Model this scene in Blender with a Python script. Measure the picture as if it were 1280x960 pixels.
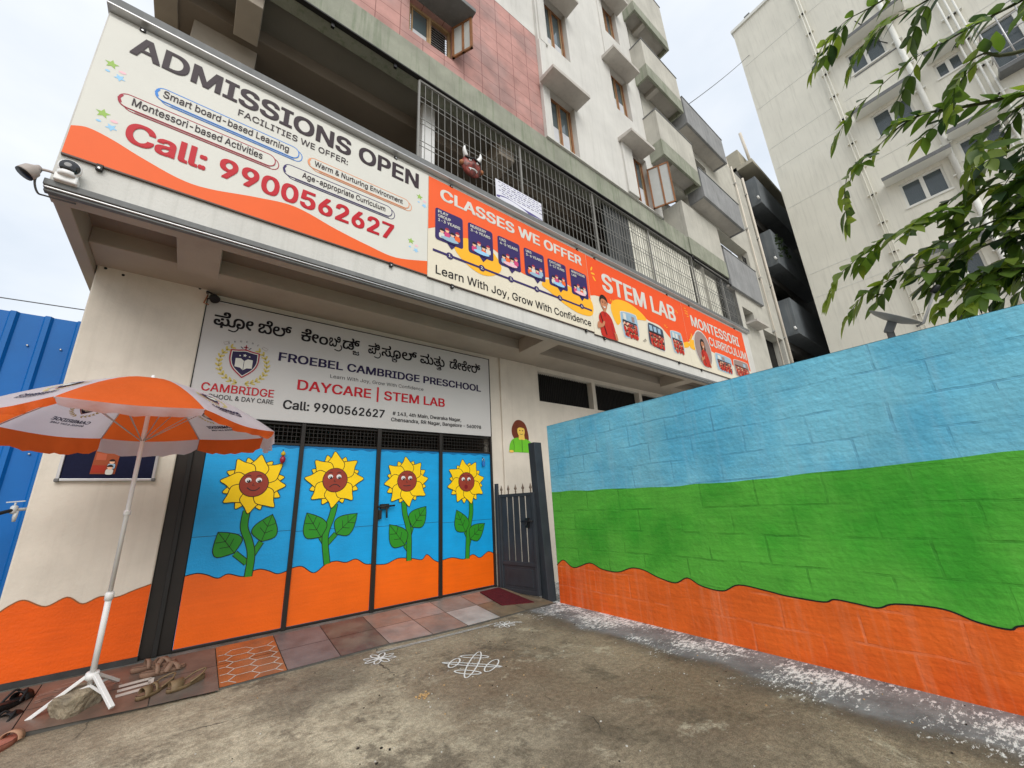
import bpy, bmesh, math, random, os
from mathutils import Vector, Matrix, noise
from mathutils.geometry import delaunay_2d_cdt
R = math.radians
random.seed(7)
scene = bpy.context.scene
COL = scene.collection
for o in list(bpy.data.objects): bpy.data.objects.remove(o)

# ------------------------------------------------------------------ camera, sky, sun, exposure
CAM = Vector((0, 0, 1.14))
yaw, pitch, roll = R(38.9715), R(16.868), R(-3.0446)
fwd = Vector((math.sin(yaw) * math.cos(pitch), math.cos(yaw) * math.cos(pitch), math.sin(pitch)))
rgt = Vector((math.cos(yaw), -math.sin(yaw), 0)); upv = rgt.cross(fwd)
r2 = rgt * math.cos(roll) + upv * math.sin(roll); u2 = -rgt * math.sin(roll) + upv * math.cos(roll)
cam_d = bpy.data.cameras.new("camera"); cam = bpy.data.objects.new("camera", cam_d); COL.objects.link(cam)
M = Matrix((r2, u2, -fwd)).transposed().to_4x4(); M.translation = CAM
cam.matrix_world = M
cam_d.sensor_fit = 'HORIZONTAL'; cam_d.sensor_width = 36; cam_d.lens = 36 * 493.56 / 1280
cam_d.clip_start = 0.05; cam_d.clip_end = 2000
scene.camera = cam

SUN_AZ, SUN_EL = R(200), R(38)          # azimuth clockwise from +y: the bright part of the overcast is behind the camera
world = bpy.data.worlds.new("World"); scene.world = world; world.use_nodes = True
nt = world.node_tree; bg = nt.nodes['Background']
sky = nt.nodes.new('ShaderNodeTexSky'); sky.sky_type = 'NISHITA'; sky.sun_disc = False
sky.sun_elevation = SUN_EL; sky.sun_rotation = SUN_AZ; sky.air_density = 1.5; sky.dust_density = 4
tc = nt.nodes.new('ShaderNodeTexCoord')
nz = nt.nodes.new('ShaderNodeTexNoise'); nz.inputs['Scale'].default_value = 2.2; nz.inputs['Detail'].default_value = 5
mp = nt.nodes.new('ShaderNodeMapping'); mp.inputs['Scale'].default_value = (1, 1, 2.2)
nt.links.new(tc.outputs['Generated'], mp.inputs[0]); nt.links.new(mp.outputs[0], nz.inputs['Vector'])
rp = nt.nodes.new('ShaderNodeValToRGB'); rp.color_ramp.elements[0].position = .36; rp.color_ramp.elements[1].position = .66
rp.color_ramp.elements[0].color = (7.3, 8.0, 8.9, 1); rp.color_ramp.elements[1].color = (9.4, 9.7, 10.1, 1)
nt.links.new(nz.outputs[0], rp.inputs[0])
mx = nt.nodes.new('ShaderNodeMixRGB'); mx.inputs[0].default_value = .88
nt.links.new(sky.outputs[0], mx.inputs[1]); nt.links.new(rp.outputs[0], mx.inputs[2])
nt.links.new(mx.outputs[0], bg.inputs[0]); bg.inputs[1].default_value = 0.085
sd = bpy.data.lights.new("sun", 'SUN'); sd.energy = 1.5; sd.angle = R(45); sd.color = (1, .97, .92)
so = bpy.data.objects.new("sun", sd); COL.objects.link(so)
D = Vector((math.sin(SUN_AZ) * math.cos(SUN_EL), math.cos(SUN_AZ) * math.cos(SUN_EL), math.sin(SUN_EL)))
so.rotation_euler = D.to_track_quat('Z', 'Y').to_euler(); so.location = (0, -5, 12)
vs = scene.view_settings; vs.view_transform = 'Standard'; vs.look = 'None'; vs.exposure = 0.46; vs.gamma = 1
vs.use_curve_mapping = False
scene.cycles.max_bounces = 8; scene.cycles.diffuse_bounces = 5

# ------------------------------------------------------------------ materials
MATS = {}
def L(c):                                   # sRGB 0-255 -> linear
    return tuple(((v / 255 / 12.92) if v / 255 <= .04045 else ((v / 255 + .055) / 1.055) ** 2.4) for v in c)
def mat(name, col, rough=.75, var=.12, scale=5, bump=.0, bscale=70, streak=0, stcol=None, spec=.3, metal=0, grime=0, alt=None, brush=0):
    """noise-varied paint / plaster / metal. streak: vertical rain-streak amount; alt: second colour blended in patches"""
    if name in MATS: return MATS[name]
    m = bpy.data.materials.new(name); m.use_nodes = True; n = m.node_tree; l = n.links
    b = n.nodes['Principled BSDF']; b.inputs['Roughness'].default_value = rough; b.inputs['Metallic'].default_value = metal
    b.inputs['Specular IOR Level'].default_value = spec
    c4 = (*col, 1)
    t = n.nodes.new('ShaderNodeTexCoord'); co = t.outputs['Object']
    def noise_(sc, det=4, vec=None, ro=.55):
        k = n.nodes.new('ShaderNodeTexNoise'); k.inputs['Scale'].default_value = sc; k.inputs['Detail'].default_value = det
        k.inputs['Roughness'].default_value = ro; l.new(vec or co, k.inputs['Vector']); return k.outputs[0]
    def ramp(f, a, b_, ca, cb):
        k = n.nodes.new('ShaderNodeValToRGB'); e = k.color_ramp.elements
        e[0].position, e[1].position = a, b_; e[0].color, e[1].color = ca, cb; l.new(f, k.inputs[0]); return k.outputs[0]
    def mixc(f, a, b_, mode='MIX'):
        k = n.nodes.new('ShaderNodeMixRGB'); k.blend_type = mode
        for i, v in enumerate((f, a, b_)):
            if isinstance(v, (int, float)): k.inputs[i].default_value = v
            elif isinstance(v, tuple): k.inputs[i].default_value = v
            else: l.new(v, k.inputs[i])
        return k.outputs[0]
    out = c4
    if alt is not None:
        out = mixc(ramp(noise_(scale * .6, 6), .45, .62, (0, 0, 0, 1), (1, 1, 1, 1)), c4, (*alt, 1))
    if var:
        lo, hi = 1 - var, 1 + var * .6
        out = mixc(1.0, out, ramp(noise_(scale, 6), .3, .7, (lo, lo, lo, 1), (hi, hi, hi, 1)), 'MULTIPLY')
    if brush:
        mpb = n.nodes.new('ShaderNodeMapping'); mpb.inputs['Scale'].default_value = (2.2, 2.2, 26); l.new(co, mpb.inputs[0])
        lo, hi = 1 - brush, 1 + brush * .8
        out = mixc(1.0, out, ramp(noise_(1.6, 7, mpb.outputs[0], .7), .34, .66, (lo, lo, lo, 1), (hi, hi, hi, 1)), 'MULTIPLY')
        out = mixc(ramp(noise_(3.1, 9, mpb.outputs[0], .75), .60, .74, (0, 0, 0, 1), (.4, .4, .4, 1)), out, (*[min(1, v * 1.3 + .06) for v in col], 1))
        out = mixc(ramp(noise_(11, 9, None, .8), .64, .72, (0, 0, 0, 1), (.5, .5, .5, 1)), out, (*[v * .45 for v in col], 1))
    if streak:
        mpn = n.nodes.new('ShaderNodeMapping'); mpn.inputs['Scale'].default_value = (9, 9, .55); l.new(co, mpn.inputs[0])
        f = ramp(noise_(1.6, 6, mpn.outputs[0], .65), .5, .74, (0, 0, 0, 1), (streak, streak, streak, 1))
        out = mixc(f, out, (*(stcol or (.07, .07, .06)), 1))
    if grime:
        f = ramp(noise_(1.7, 8, None, .7), .52, .72, (0, 0, 0, 1), (grime, grime, grime, 1))
        out = mixc(f, out, (.06, .05, .04, 1))
    if isinstance(out, tuple): b.inputs['Base Color'].default_value = out
    else: l.new(out, b.inputs['Base Color'])
    if bump:
        k = n.nodes.new('ShaderNodeBump'); k.inputs['Strength'].default_value = bump; k.inputs['Distance'].default_value = .02
        l.new(noise_(bscale, 5), k.inputs['Height']); l.new(k.outputs[0], b.inputs['Normal'])
    MATS[name] = m; return m

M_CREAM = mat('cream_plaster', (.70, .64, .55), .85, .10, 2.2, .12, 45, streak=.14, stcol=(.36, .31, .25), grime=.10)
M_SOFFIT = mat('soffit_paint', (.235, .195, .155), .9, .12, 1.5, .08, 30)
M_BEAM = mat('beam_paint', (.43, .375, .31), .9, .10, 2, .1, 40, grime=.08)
M_WHITE = mat('white_weathered_wall', (.62, .61, .575), .9, .10, 1.6, .18, 60, streak=.28, stcol=(.33, .33, .29))
M_GREEN_BAND = mat('algae_concrete', (.30, .31, .25), .95, .2, 3, .3, 60, streak=.75, stcol=(.13, .175, .10))
M_GREYCON = mat('grey_concrete', (.27, .275, .28), .9, .2, 2.2, .25, 50, streak=.5, stcol=(.42, .42, .42))
M_CONCRETE = mat('pale_concrete', (.50, .485, .43), .95, .14, 2, .25, 50, streak=.35, stcol=(.30, .29, .25))
M_COPING = mat('grey_coping', (.16, .165, .165), .6, .15, 4, .1, 40, streak=.15, stcol=(.4, .4, .4))
M_DARK = mat('black_iron', (.018, .017, .016), .5, .2, 5)
M_DARKPOST = mat('dark_brown_post', (.022, .018, .015), .45, .25, 4)
M_SKIRT = mat('dark_skirting_stone', (.045, .045, .045), .5, .3, 9, .1, 40)
M_WOOD = mat('brown_window_wood', (.27, .12, .05), .6, .25, 9)
M_WOODPALE = mat('pale_window_wood', (.38, .25, .13), .6, .2, 9)
M_GLASS = mat('window_glass', (.09, .12, .13), .08, .15, 1.2, spec=.8)
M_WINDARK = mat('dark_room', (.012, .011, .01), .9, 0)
M_CURTAIN = mat('white_curtain', (.55, .56, .58), .9, .1, 8)
M_STEEL = mat('white_grille_paint', (.24, .235, .22), .5, .1, 5)
M_GALV = mat('aluminium', (.55, .55, .55), .35, .05, 5, metal=.7)
M_WPAINT = mat('white_paint', (.78, .78, .77), .4, .05, 5, spec=.5)
M_BLACK = mat('black_plastic', (.012, .012, .013), .4, .05, 5)
M_INK = mat('black_ink', (.02, .018, .022), .55, .05, 5)

def brick_bump(m, w, h, mortar, strength, dist, coord='XZ', off=.5, dark=None, rot=None):
    """block joints as bump (and a faint colour change) on a material"""
    n = m.node_tree; l = n.links; b = n.nodes['Principled BSDF']
    t = n.nodes.new('ShaderNodeTexCoord'); s = n.nodes.new('ShaderNodeSeparateXYZ'); l.new(t.outputs['Object'], s.inputs[0])
    c = n.nodes.new('ShaderNodeCombineXYZ'); l.new(s.outputs['Y' if coord == 'YZ' else 'X'], c.inputs[0]); l.new(s.outputs['Z'], c.inputs[1])
    dn = n.nodes.new('ShaderNodeTexNoise'); dn.inputs['Scale'].default_value = 3.5; dn.inputs['Detail'].default_value = 4; l.new(t.outputs['Object'], dn.inputs['Vector'])
    dv = n.nodes.new('ShaderNodeVectorMath'); dv.operation = 'MULTIPLY_ADD'; dv.inputs[1].default_value = (.035, .035, 0)
    l.new(dn.outputs['Color'], dv.inputs[0]); l.new(c.outputs[0], dv.inputs[2])
    k = n.nodes.new('ShaderNodeTexBrick'); k.offset = off; k.inputs['Scale'].default_value = 1
    k.inputs['Brick Width'].default_value = w; k.inputs['Row Height'].default_value = h; k.inputs['Mortar Size'].default_value = mortar
    k.inputs['Mortar Smooth'].default_value = .35
    k.inputs['Color1'].default_value = (1, 1, 1, 1); k.inputs['Color2'].default_value = (.86, .86, .86, 1); k.inputs['Mortar'].default_value = (0, 0, 0, 1)
    l.new(dv.outputs[0] if rot is None else c.outputs[0], k.inputs['Vector'])
    old = b.inputs['Normal'].links[0].from_socket if b.inputs['Normal'].links else None
    bp = n.nodes.new('ShaderNodeBump'); bp.inputs['Strength'].default_value = strength; bp.inputs['Distance'].default_value = dist
    # break the joints up so they are filled with paint here and there
    nn = n.nodes.new('ShaderNodeTexNoise'); nn.inputs['Scale'].default_value = 5; nn.inputs['Detail'].default_value = 3; l.new(t.outputs['Object'], nn.inputs['Vector'])
    r = n.nodes.new('ShaderNodeMapRange'); r.inputs[1].default_value = .40; r.inputs[2].default_value = .66; l.new(nn.outputs[0], r.inputs[0])
    mul = n.nodes.new('ShaderNodeMath'); mul.operation = 'MULTIPLY'; l.new(k.outputs['Fac'], mul.inputs[0]); l.new(r.outputs[0], mul.inputs[1])
    inv = n.nodes.new('ShaderNodeMath'); inv.operation = 'SUBTRACT'; inv.inputs[0].default_value = 1; l.new(mul.outputs[0], inv.inputs[1])
    l.new(inv.outputs[0], bp.inputs['Height'])
    if old: l.new(old, bp.inputs['Normal'])
    l.new(bp.outputs[0], b.inputs['Normal'])
    if dark:
        src = b.inputs['Base Color'].links[0].from_socket
        mx = n.nodes.new('ShaderNodeMixRGB'); mx.inputs[2].default_value = (*dark, 1)
        sc = n.nodes.new('ShaderNodeMath'); sc.operation = 'MULTIPLY'; sc.inputs[1].default_value = .8 if rot else .36; l.new(k.outputs['Fac'] if rot else mul.outputs[0], sc.inputs[0])
        l.new(sc.outputs[0], mx.inputs[0]); l.new(src, mx.inputs[1]); l.new(mx.outputs[0], b.inputs['Base Color'])
    return m

# ------------------------------------------------------------------ object helpers
def thing(name, label, cat, loc=(0, 0, 0), group=None):
    o = bpy.data.objects.new(name, None); COL.objects.link(o); o.location = loc; o.empty_display_size = .1
    o['label'] = label; o['category'] = cat
    if group: o['group'] = group
    return o
def tag(o, label, cat, group=None):
    o['label'] = label; o['category'] = cat
    if group: o['group'] = group
    return o
class MB:
    """collects geometry in world coordinates; build() links it as ONE mesh"""
    def __init__(s): s.bm = bmesh.new(); s.mats = []
    def mi(s, m):
        if m not in s.mats: s.mats.append(m)
        return s.mats.index(m)
    def face(s, pts, m):
        vs_ = [s.bm.verts.new(p) for p in pts]
        try: f = s.bm.faces.new(vs_)
        except ValueError: return None
        f.material_index = s.mi(m); return f
    def box(s, x0, x1, y0, y1, z0, z1, m, bev=0):
        if x0 > x1: x0, x1 = x1, x0
        P = [Vector((x, y, z)) for z in (z0, z1) for y in (y0, y1) for x in (x0, x1)]
        return s.hexa(P, m, bev)
    def hexa(s, P, m, bev=0):
        v = [s.bm.verts.new(p) for p in P]; k = s.mi(m); fs = []
        for q in ((0, 2, 3, 1), (4, 5, 7, 6), (0, 1, 5, 4), (1, 3, 7, 5), (3, 2, 6, 7), (2, 0, 4, 6)):
            f = s.bm.faces.new([v[i] for i in q]); f.material_index = k; fs.append(f)
        if bev:
            es = list({e for f in fs for e in f.edges})
            bmesh.ops.bevel(s.bm, geom=es, offset=bev, segments=2, affect='EDGES', profile=.5, material=-1)
    def bar(s, a, b, w, h, m, up=(0, 0, 1), bev=0):
        a, b = Vector(a), Vector(b); d = (b - a).normalized(); up = Vector(up)
        if abs(d.dot(up)) > .98: up = Vector((0, 1, 0))
        x = d.cross(up).normalized(); z = x.cross(d)
        P = [p + x * sx * w / 2 + z * sz * h / 2 for sz in (-1, 1) for p in (a, b) for sx in (-1, 1)]
        P = [P[i] for i in (0, 1, 2, 3, 4, 5, 6, 7)]
        s.hexa(P, m, bev)
    def tube(s, pts, r, m, seg=8, cap=True, smooth=True):
        pts = [Vector(p) for p in pts]; k = s.mi(m); rings = []
        rr = r if isinstance(r, (list, tuple)) else [r] * len(pts)
        ref = Vector((0, 0, 1))
        d0 = (pts[1] - pts[0]).normalized()
        if abs(d0.dot(ref)) > .9: ref = Vector((1, 0, 0))
        x = d0.cross(ref).normalized()
        for i, p in enumerate(pts):
            d = (pts[min(i + 1, len(pts) - 1)] - pts[max(i - 1, 0)]).normalized()
            x = (x - d * x.dot(d)).normalized(); y = d.cross(x)
            rings.append([s.bm.verts.new(p + (x * math.cos(t) + y * math.sin(t)) * rr[i]) for t in [2 * math.pi * j / seg for j in range(seg)]])
        for a, b in zip(rings, rings[1:]):
            for j in range(seg):
                f = s.bm.faces.new((a[j], a[(j + 1) % seg], b[(j + 1) % seg], b[j])); f.material_index = k; f.smooth = smooth
        if cap:
            for q in (rings[0][::-1], rings[-1]):
                f = s.bm.faces.new(q); f.material_index = k
    def lathe(s, prof, c, axis, m, seg=20, smooth=True):
        """prof: (radius, height) along axis from c"""
        c = Vector(c); ax = Vector(axis).normalized(); ref = Vector((0, 0, 1)) if abs(ax.z) < .9 else Vector((1, 0, 0))
        x = ax.cross(ref).normalized(); y = ax.cross(x); k = s.mi(m); rings = []
        for r, h in prof:
            rings.append([s.bm.verts.new(c + ax * h + (x * math.cos(t) + y * math.sin(t)) * max(r, 1e-4)) for t in [2 * math.pi * j / seg for j in range(seg)]])
        for a, b in zip(rings, rings[1:]):
            for j in range(seg):
                f = s.bm.faces.new((a[j], a[(j + 1) % seg], b[(j + 1) % seg], b[j])); f.material_index = k; f.smooth = smooth
        for q in (rings[0][::-1], rings[-1]):
            f = s.bm.faces.new(q); f.material_index = k
    def prism(s, pts, fr, o0, o1, m, mside=None):
        """2-D outline in frame fr extruded between offsets o0 (back) and o1 (front)"""
        n = len(pts); a = [s.bm.verts.new(fr(u, v, o0)) for u, v in pts]; b = [s.bm.verts.new(fr(u, v, o1)) for u, v in pts]
        k = s.mi(m); ks = s.mi(mside or m)
        f = s.bm.faces.new(b); f.material_index = k
        f = s.bm.faces.new(a[::-1]); f.material_index = ks
        for i in range(n):
            f = s.bm.faces.new((a[i], a[(i + 1) % n], b[(i + 1) % n], b[i])); f.material_index = ks
    def wall(s, x0, x1, z0, z1, holes, y0, y1, m):
        """front sheet at y0 with rectangular openings and their reveals back to y1"""
        xs = sorted({x0, x1, *[h[0] for h in holes], *[h[1] for h in holes]}); zs = sorted({z0, z1, *[h[2] for h in holes], *[h[3] for h in holes]})
        xs = [x for x in xs if x0 <= x <= x1]; zs = [z for z in zs if z0 <= z <= z1]
        for a, b in zip(xs, xs[1:]):
            for c, d in zip(zs, zs[1:]):
                cx, cz = (a + b) / 2, (c + d) / 2
                if any(h[0] < cx < h[1] and h[2] < cz < h[3] for h in holes): continue
                s.face([(a, y0, c), (b, y0, c), (b, y0, d), (a, y0, d)], m)
        for a, b, c, d in holes:
            s.face([(a, y0, c), (a, y0, d), (a, y1, d), (a, y1, c)], m); s.face([(b, y0, c), (b, y1, c), (b, y1, d), (b, y0, d)], m)
            s.face([(a, y0, c), (a, y1, c), (b, y1, c), (b, y0, c)], m); s.face([(a, y0, d), (b, y0, d), (b, y1, d), (a, y1, d)], m)
        s.face([(x0, y0, z0), (x0, y0, z1), (x0, y1, z1), (x0, y1, z0)], m); s.face([(x1, y0, z0), (x1, y1, z0), (x1, y1, z1), (x1, y0, z1)], m)
        s.face([(x0, y0, z1), (x1, y0, z1), (x1, y1, z1), (x0, y1, z1)], m); s.face([(x0, y0, z0), (x0, y1, z0), (x1, y1, z0), (x1, y0, z0)], m)
    def build(s, name, parent=None, bevel=0, weld=False, origin=None, recalc=True):
        if weld: bmesh.ops.remove_doubles(s.bm, verts=s.bm.verts, dist=1e-4)
        if recalc: bmesh.ops.recalc_face_normals(s.bm, faces=s.bm.faces)
        me = bpy.data.meshes.new(name); s.bm.to_mesh(me); s.bm.free()
        for m in s.mats: me.materials.append(m)
        o = bpy.data.objects.new(name, me); COL.objects.link(o)
        if parent:
            o.parent = parent; o.location = -parent.location if parent.type == 'EMPTY' else (0, 0, 0)
        elif origin is not None:
            me.transform(Matrix.Translation(-Vector(origin))); o.location = origin
        if bevel:
            b = o.modifiers.new('bevel', 'BEVEL'); b.width = bevel; b.segments = 2; b.limit_method = 'ANGLE'; b.angle_limit = R(40)
        return o
def struct(o): o['kind'] = 'structure'; return o

# ---- painting flat marks and lettering on a plane: frame(u, v, off) -> world point
FONT = None
try:
    fp = os.path.join(bpy.utils.system_resource('DATAFILES', path='fonts'), 'Inter.woff2')
    if os.path.exists(fp): FONT = bpy.data.fonts.load(fp)
except Exception: FONT = None
_tc = {}
def text_geo(body, bold=0.0, res=3, font=True):
    key = (body, font, res)
    if key in _tc: return _tc[key]
    c = bpy.data.curves.new('t', 'FONT'); c.body = body; c.resolution_u = res
    if FONT and font: c.font = FONT
    o = bpy.data.objects.new('t', c); COL.objects.link(o)
    c.fill_mode = 'NONE'
    dg = bpy.context.evaluated_depsgraph_get()
    me = bpy.data.meshes.new_from_object(o.evaluated_get(dg))
    co = [v.co.xy for v in me.vertices]; n = len(co); cut = set(range(n + 1)) - {max(e.vertices) for e in me.edges if abs(e.vertices[0] - e.vertices[1]) == 1}
    cut = sorted(cut | {0, n}); loops = [list(range(p_, q_)) for p_, q_ in zip(cut, cut[1:]) if q_ - p_ > 2]
    eds = [(l_[i], l_[(i + 1) % len(l_)]) for l_ in loops for i in range(len(l_))]
    V2, _, F2, *_r = delaunay_2d_cdt(co, eds, [], 0, 1e-6, False) if loops else ([], [], [])
    boxes = [([co[i] for i in l_], min(co[i].x for i in l_), max(co[i].x for i in l_), min(co[i].y for i in l_), max(co[i].y for i in l_)) for l_ in loops]
    def wind(q):                                    # winding number: strokes of a glyph may overlap
        w = 0
        for P_, xa, xb, ya, yb in boxes:
            if not (ya <= q.y <= yb and xa <= q.x <= xb): continue
            for i in range(len(P_)):
                A, B = P_[i - 1], P_[i]
                if (A.y <= q.y) != (B.y <= q.y):
                    t_ = (B.x - A.x) * (q.y - A.y) - (q.x - A.x) * (B.y - A.y)
                    if A.y <= q.y and t_ > 0: w += 1
                    elif A.y > q.y and t_ < 0: w -= 1
        return w
    vs_ = [(v.x, v.y) for v in V2]; fs = [tuple(f) for f in F2 if wind(sum((V2[i] for i in f), Vector((0, 0))) / len(f)) != 0]
    bpy.data.objects.remove(o); bpy.data.curves.remove(c); bpy.data.meshes.remove(me)
    _tc[key] = (vs_, fs); return _tc[key]
def frame_y(y0):                                    # a plane facing the street
    return lambda u, v, off=0: Vector((u, y0 - off, v))
class Paint(MB):
    def __init__(s, fr, step=.0015): super().__init__(); s.fr = fr; s.step = step
    def poly(s, pts, lay, m): return s.face([s.fr(u, v, lay * s.step) for u, v in pts], m)
    def ell(s, cu, cv, ru, rv, lay, m, n=20, rot=0):
        c, q = math.cos(rot), math.sin(rot)
        s.poly([(cu + ru * math.cos(t) * c - rv * math.sin(t) * q, cv + ru * math.cos(t) * q + rv * math.sin(t) * c) for t in [2 * math.pi * i / n for i in range(n)]], lay, m)
    def stroke(s, pts, w, lay, m, closed=False):
        n = len(pts); P = [Vector((p[0], p[1])) for p in pts]; lft, rgt_ = [], []
        for i in range(n):
            a = P[i - 1] if (i > 0 or closed) else P[i]; b = P[(i + 1) % n] if (i < n - 1 or closed) else P[i]
            d = (b - a);
            if d.length < 1e-9: d = Vector((1, 0))
            d.normalize(); nn = Vector((-d.y, d.x)) * w / 2
            lft.append(P[i] + nn); rgt_.append(P[i] - nn)
        L_ = [s.bm.verts.new(s.fr(p.x, p.y, lay * s.step)) for p in lft]; R_ = [s.bm.verts.new(s.fr(p.x, p.y, lay * s.step)) for p in rgt_]
        k = s.mi(m)
        for i in range(n if closed else n - 1):
            j = (i + 1) % n
            try: f = s.bm.faces.new((L_[i], R_[i], R_[j], L_[j])); f.material_index = k
            except ValueError: pass
    def rrect(s, u0, u1, v0, v1, r, lay, m, n=5):
        s.poly(rr_pts(u0, u1, v0, v1, r, n), lay, m)
    def text(s, body, u0, u1, vb, cap, lay, m, bold=.03, res=3, rot=0, center=None):
        vs_, fs = text_geo(body, bold, res)
        if not vs_: return
        H = text_geo('H', bold, res)[0]; hz = max(v[1] for v in H)
        xa = min(v[0] for v in vs_); xb = max(v[0] for v in vs_)
        bx_, by_ = bold * .9, bold * .45
        sx = (u1 - u0) / (xb - xa + 2 * bx_); sz = cap / (hz + 2 * by_); k = s.mi(m)
        s.overprint(vs_, fs, bold, k, lay, lambda x, y: (u0 + (x - xa + bx_) * sx, vb + (y + by_) * sz))
    def overprint(s, vs_, fs, bold, k, lay, tf):
        """heavier strokes: the same outline printed again a hair to each side"""
        bx_, by_ = bold * .9, bold * .45
        for c_, (dx, dy) in enumerate(((0, 0), (-bx_, -by_), (bx_, -by_), (-bx_, by_), (bx_, by_)) if bold > .004 else ((0, 0),)):
            bv = [s.bm.verts.new(s.fr(*tf(x + dx, y + dy), (lay + .4 * c_) * s.step)) for x, y in vs_]
            for f in fs:
                try: q = s.bm.faces.new([bv[i] for i in f]); q.material_index = k
                except ValueError: pass
    def glyph(s, ch, cu, cv, size, ang, lay, m, bold=.03, mir=1):
        vs_, fs = text_geo(ch, bold, 2)
        if not vs_: return
        xa = min(v[0] for v in vs_); xb = max(v[0] for v in vs_); c, q = math.cos(ang), math.sin(ang); k = s.mi(m); bv = []
        for x, y in vs_:
            x = (x - (xa + xb) / 2) * size * mir; y = y * size
            bv.append(s.bm.verts.new(s.fr(cu + x * c - y * q, cv + x * q + y * c, lay * s.step)))
        for f in fs:
            try: g = s.bm.faces.new([bv[i] for i in f]); g.material_index = k
            except ValueError: pass
def rr_pts(u0, u1, v0, v1, r, n=5):
    out = []
    for cu, cv, a0 in ((u1 - r, v0 + r, -90), (u1 - r, v1 - r, 0), (u0 + r, v1 - r, 90), (u0 + r, v0 + r, 180)):
        for i in range(n + 1):
            t = R(a0 + 90 * i / n); out.append((cu + r * math.cos(t), cv + r * math.sin(t)))
    return out
def curve(pts, n=6, closed=False):
    """Catmull-Rom through 2-D or 3-D points"""
    P = [Vector(p) for p in pts]; out = []; m = len(P)
    for i in range(m if closed else m - 1):
        p0 = P[i - 1] if (i > 0 or closed) else P[i]; p1 = P[i]; p2 = P[(i + 1) % m]; p3 = P[(i + 2) % m] if (closed or i + 2 < m) else p2
        for j in range(n):
            t = j / n
            out.append(.5 * ((2 * p1) + (p2 - p0) * t + (2 * p0 - 5 * p1 + 4 * p2 - p3) * t * t + (3 * p1 - p0 - 3 * p2 + p3) * t ** 3))
    if not closed: out.append(P[-1])
    return out

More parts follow.
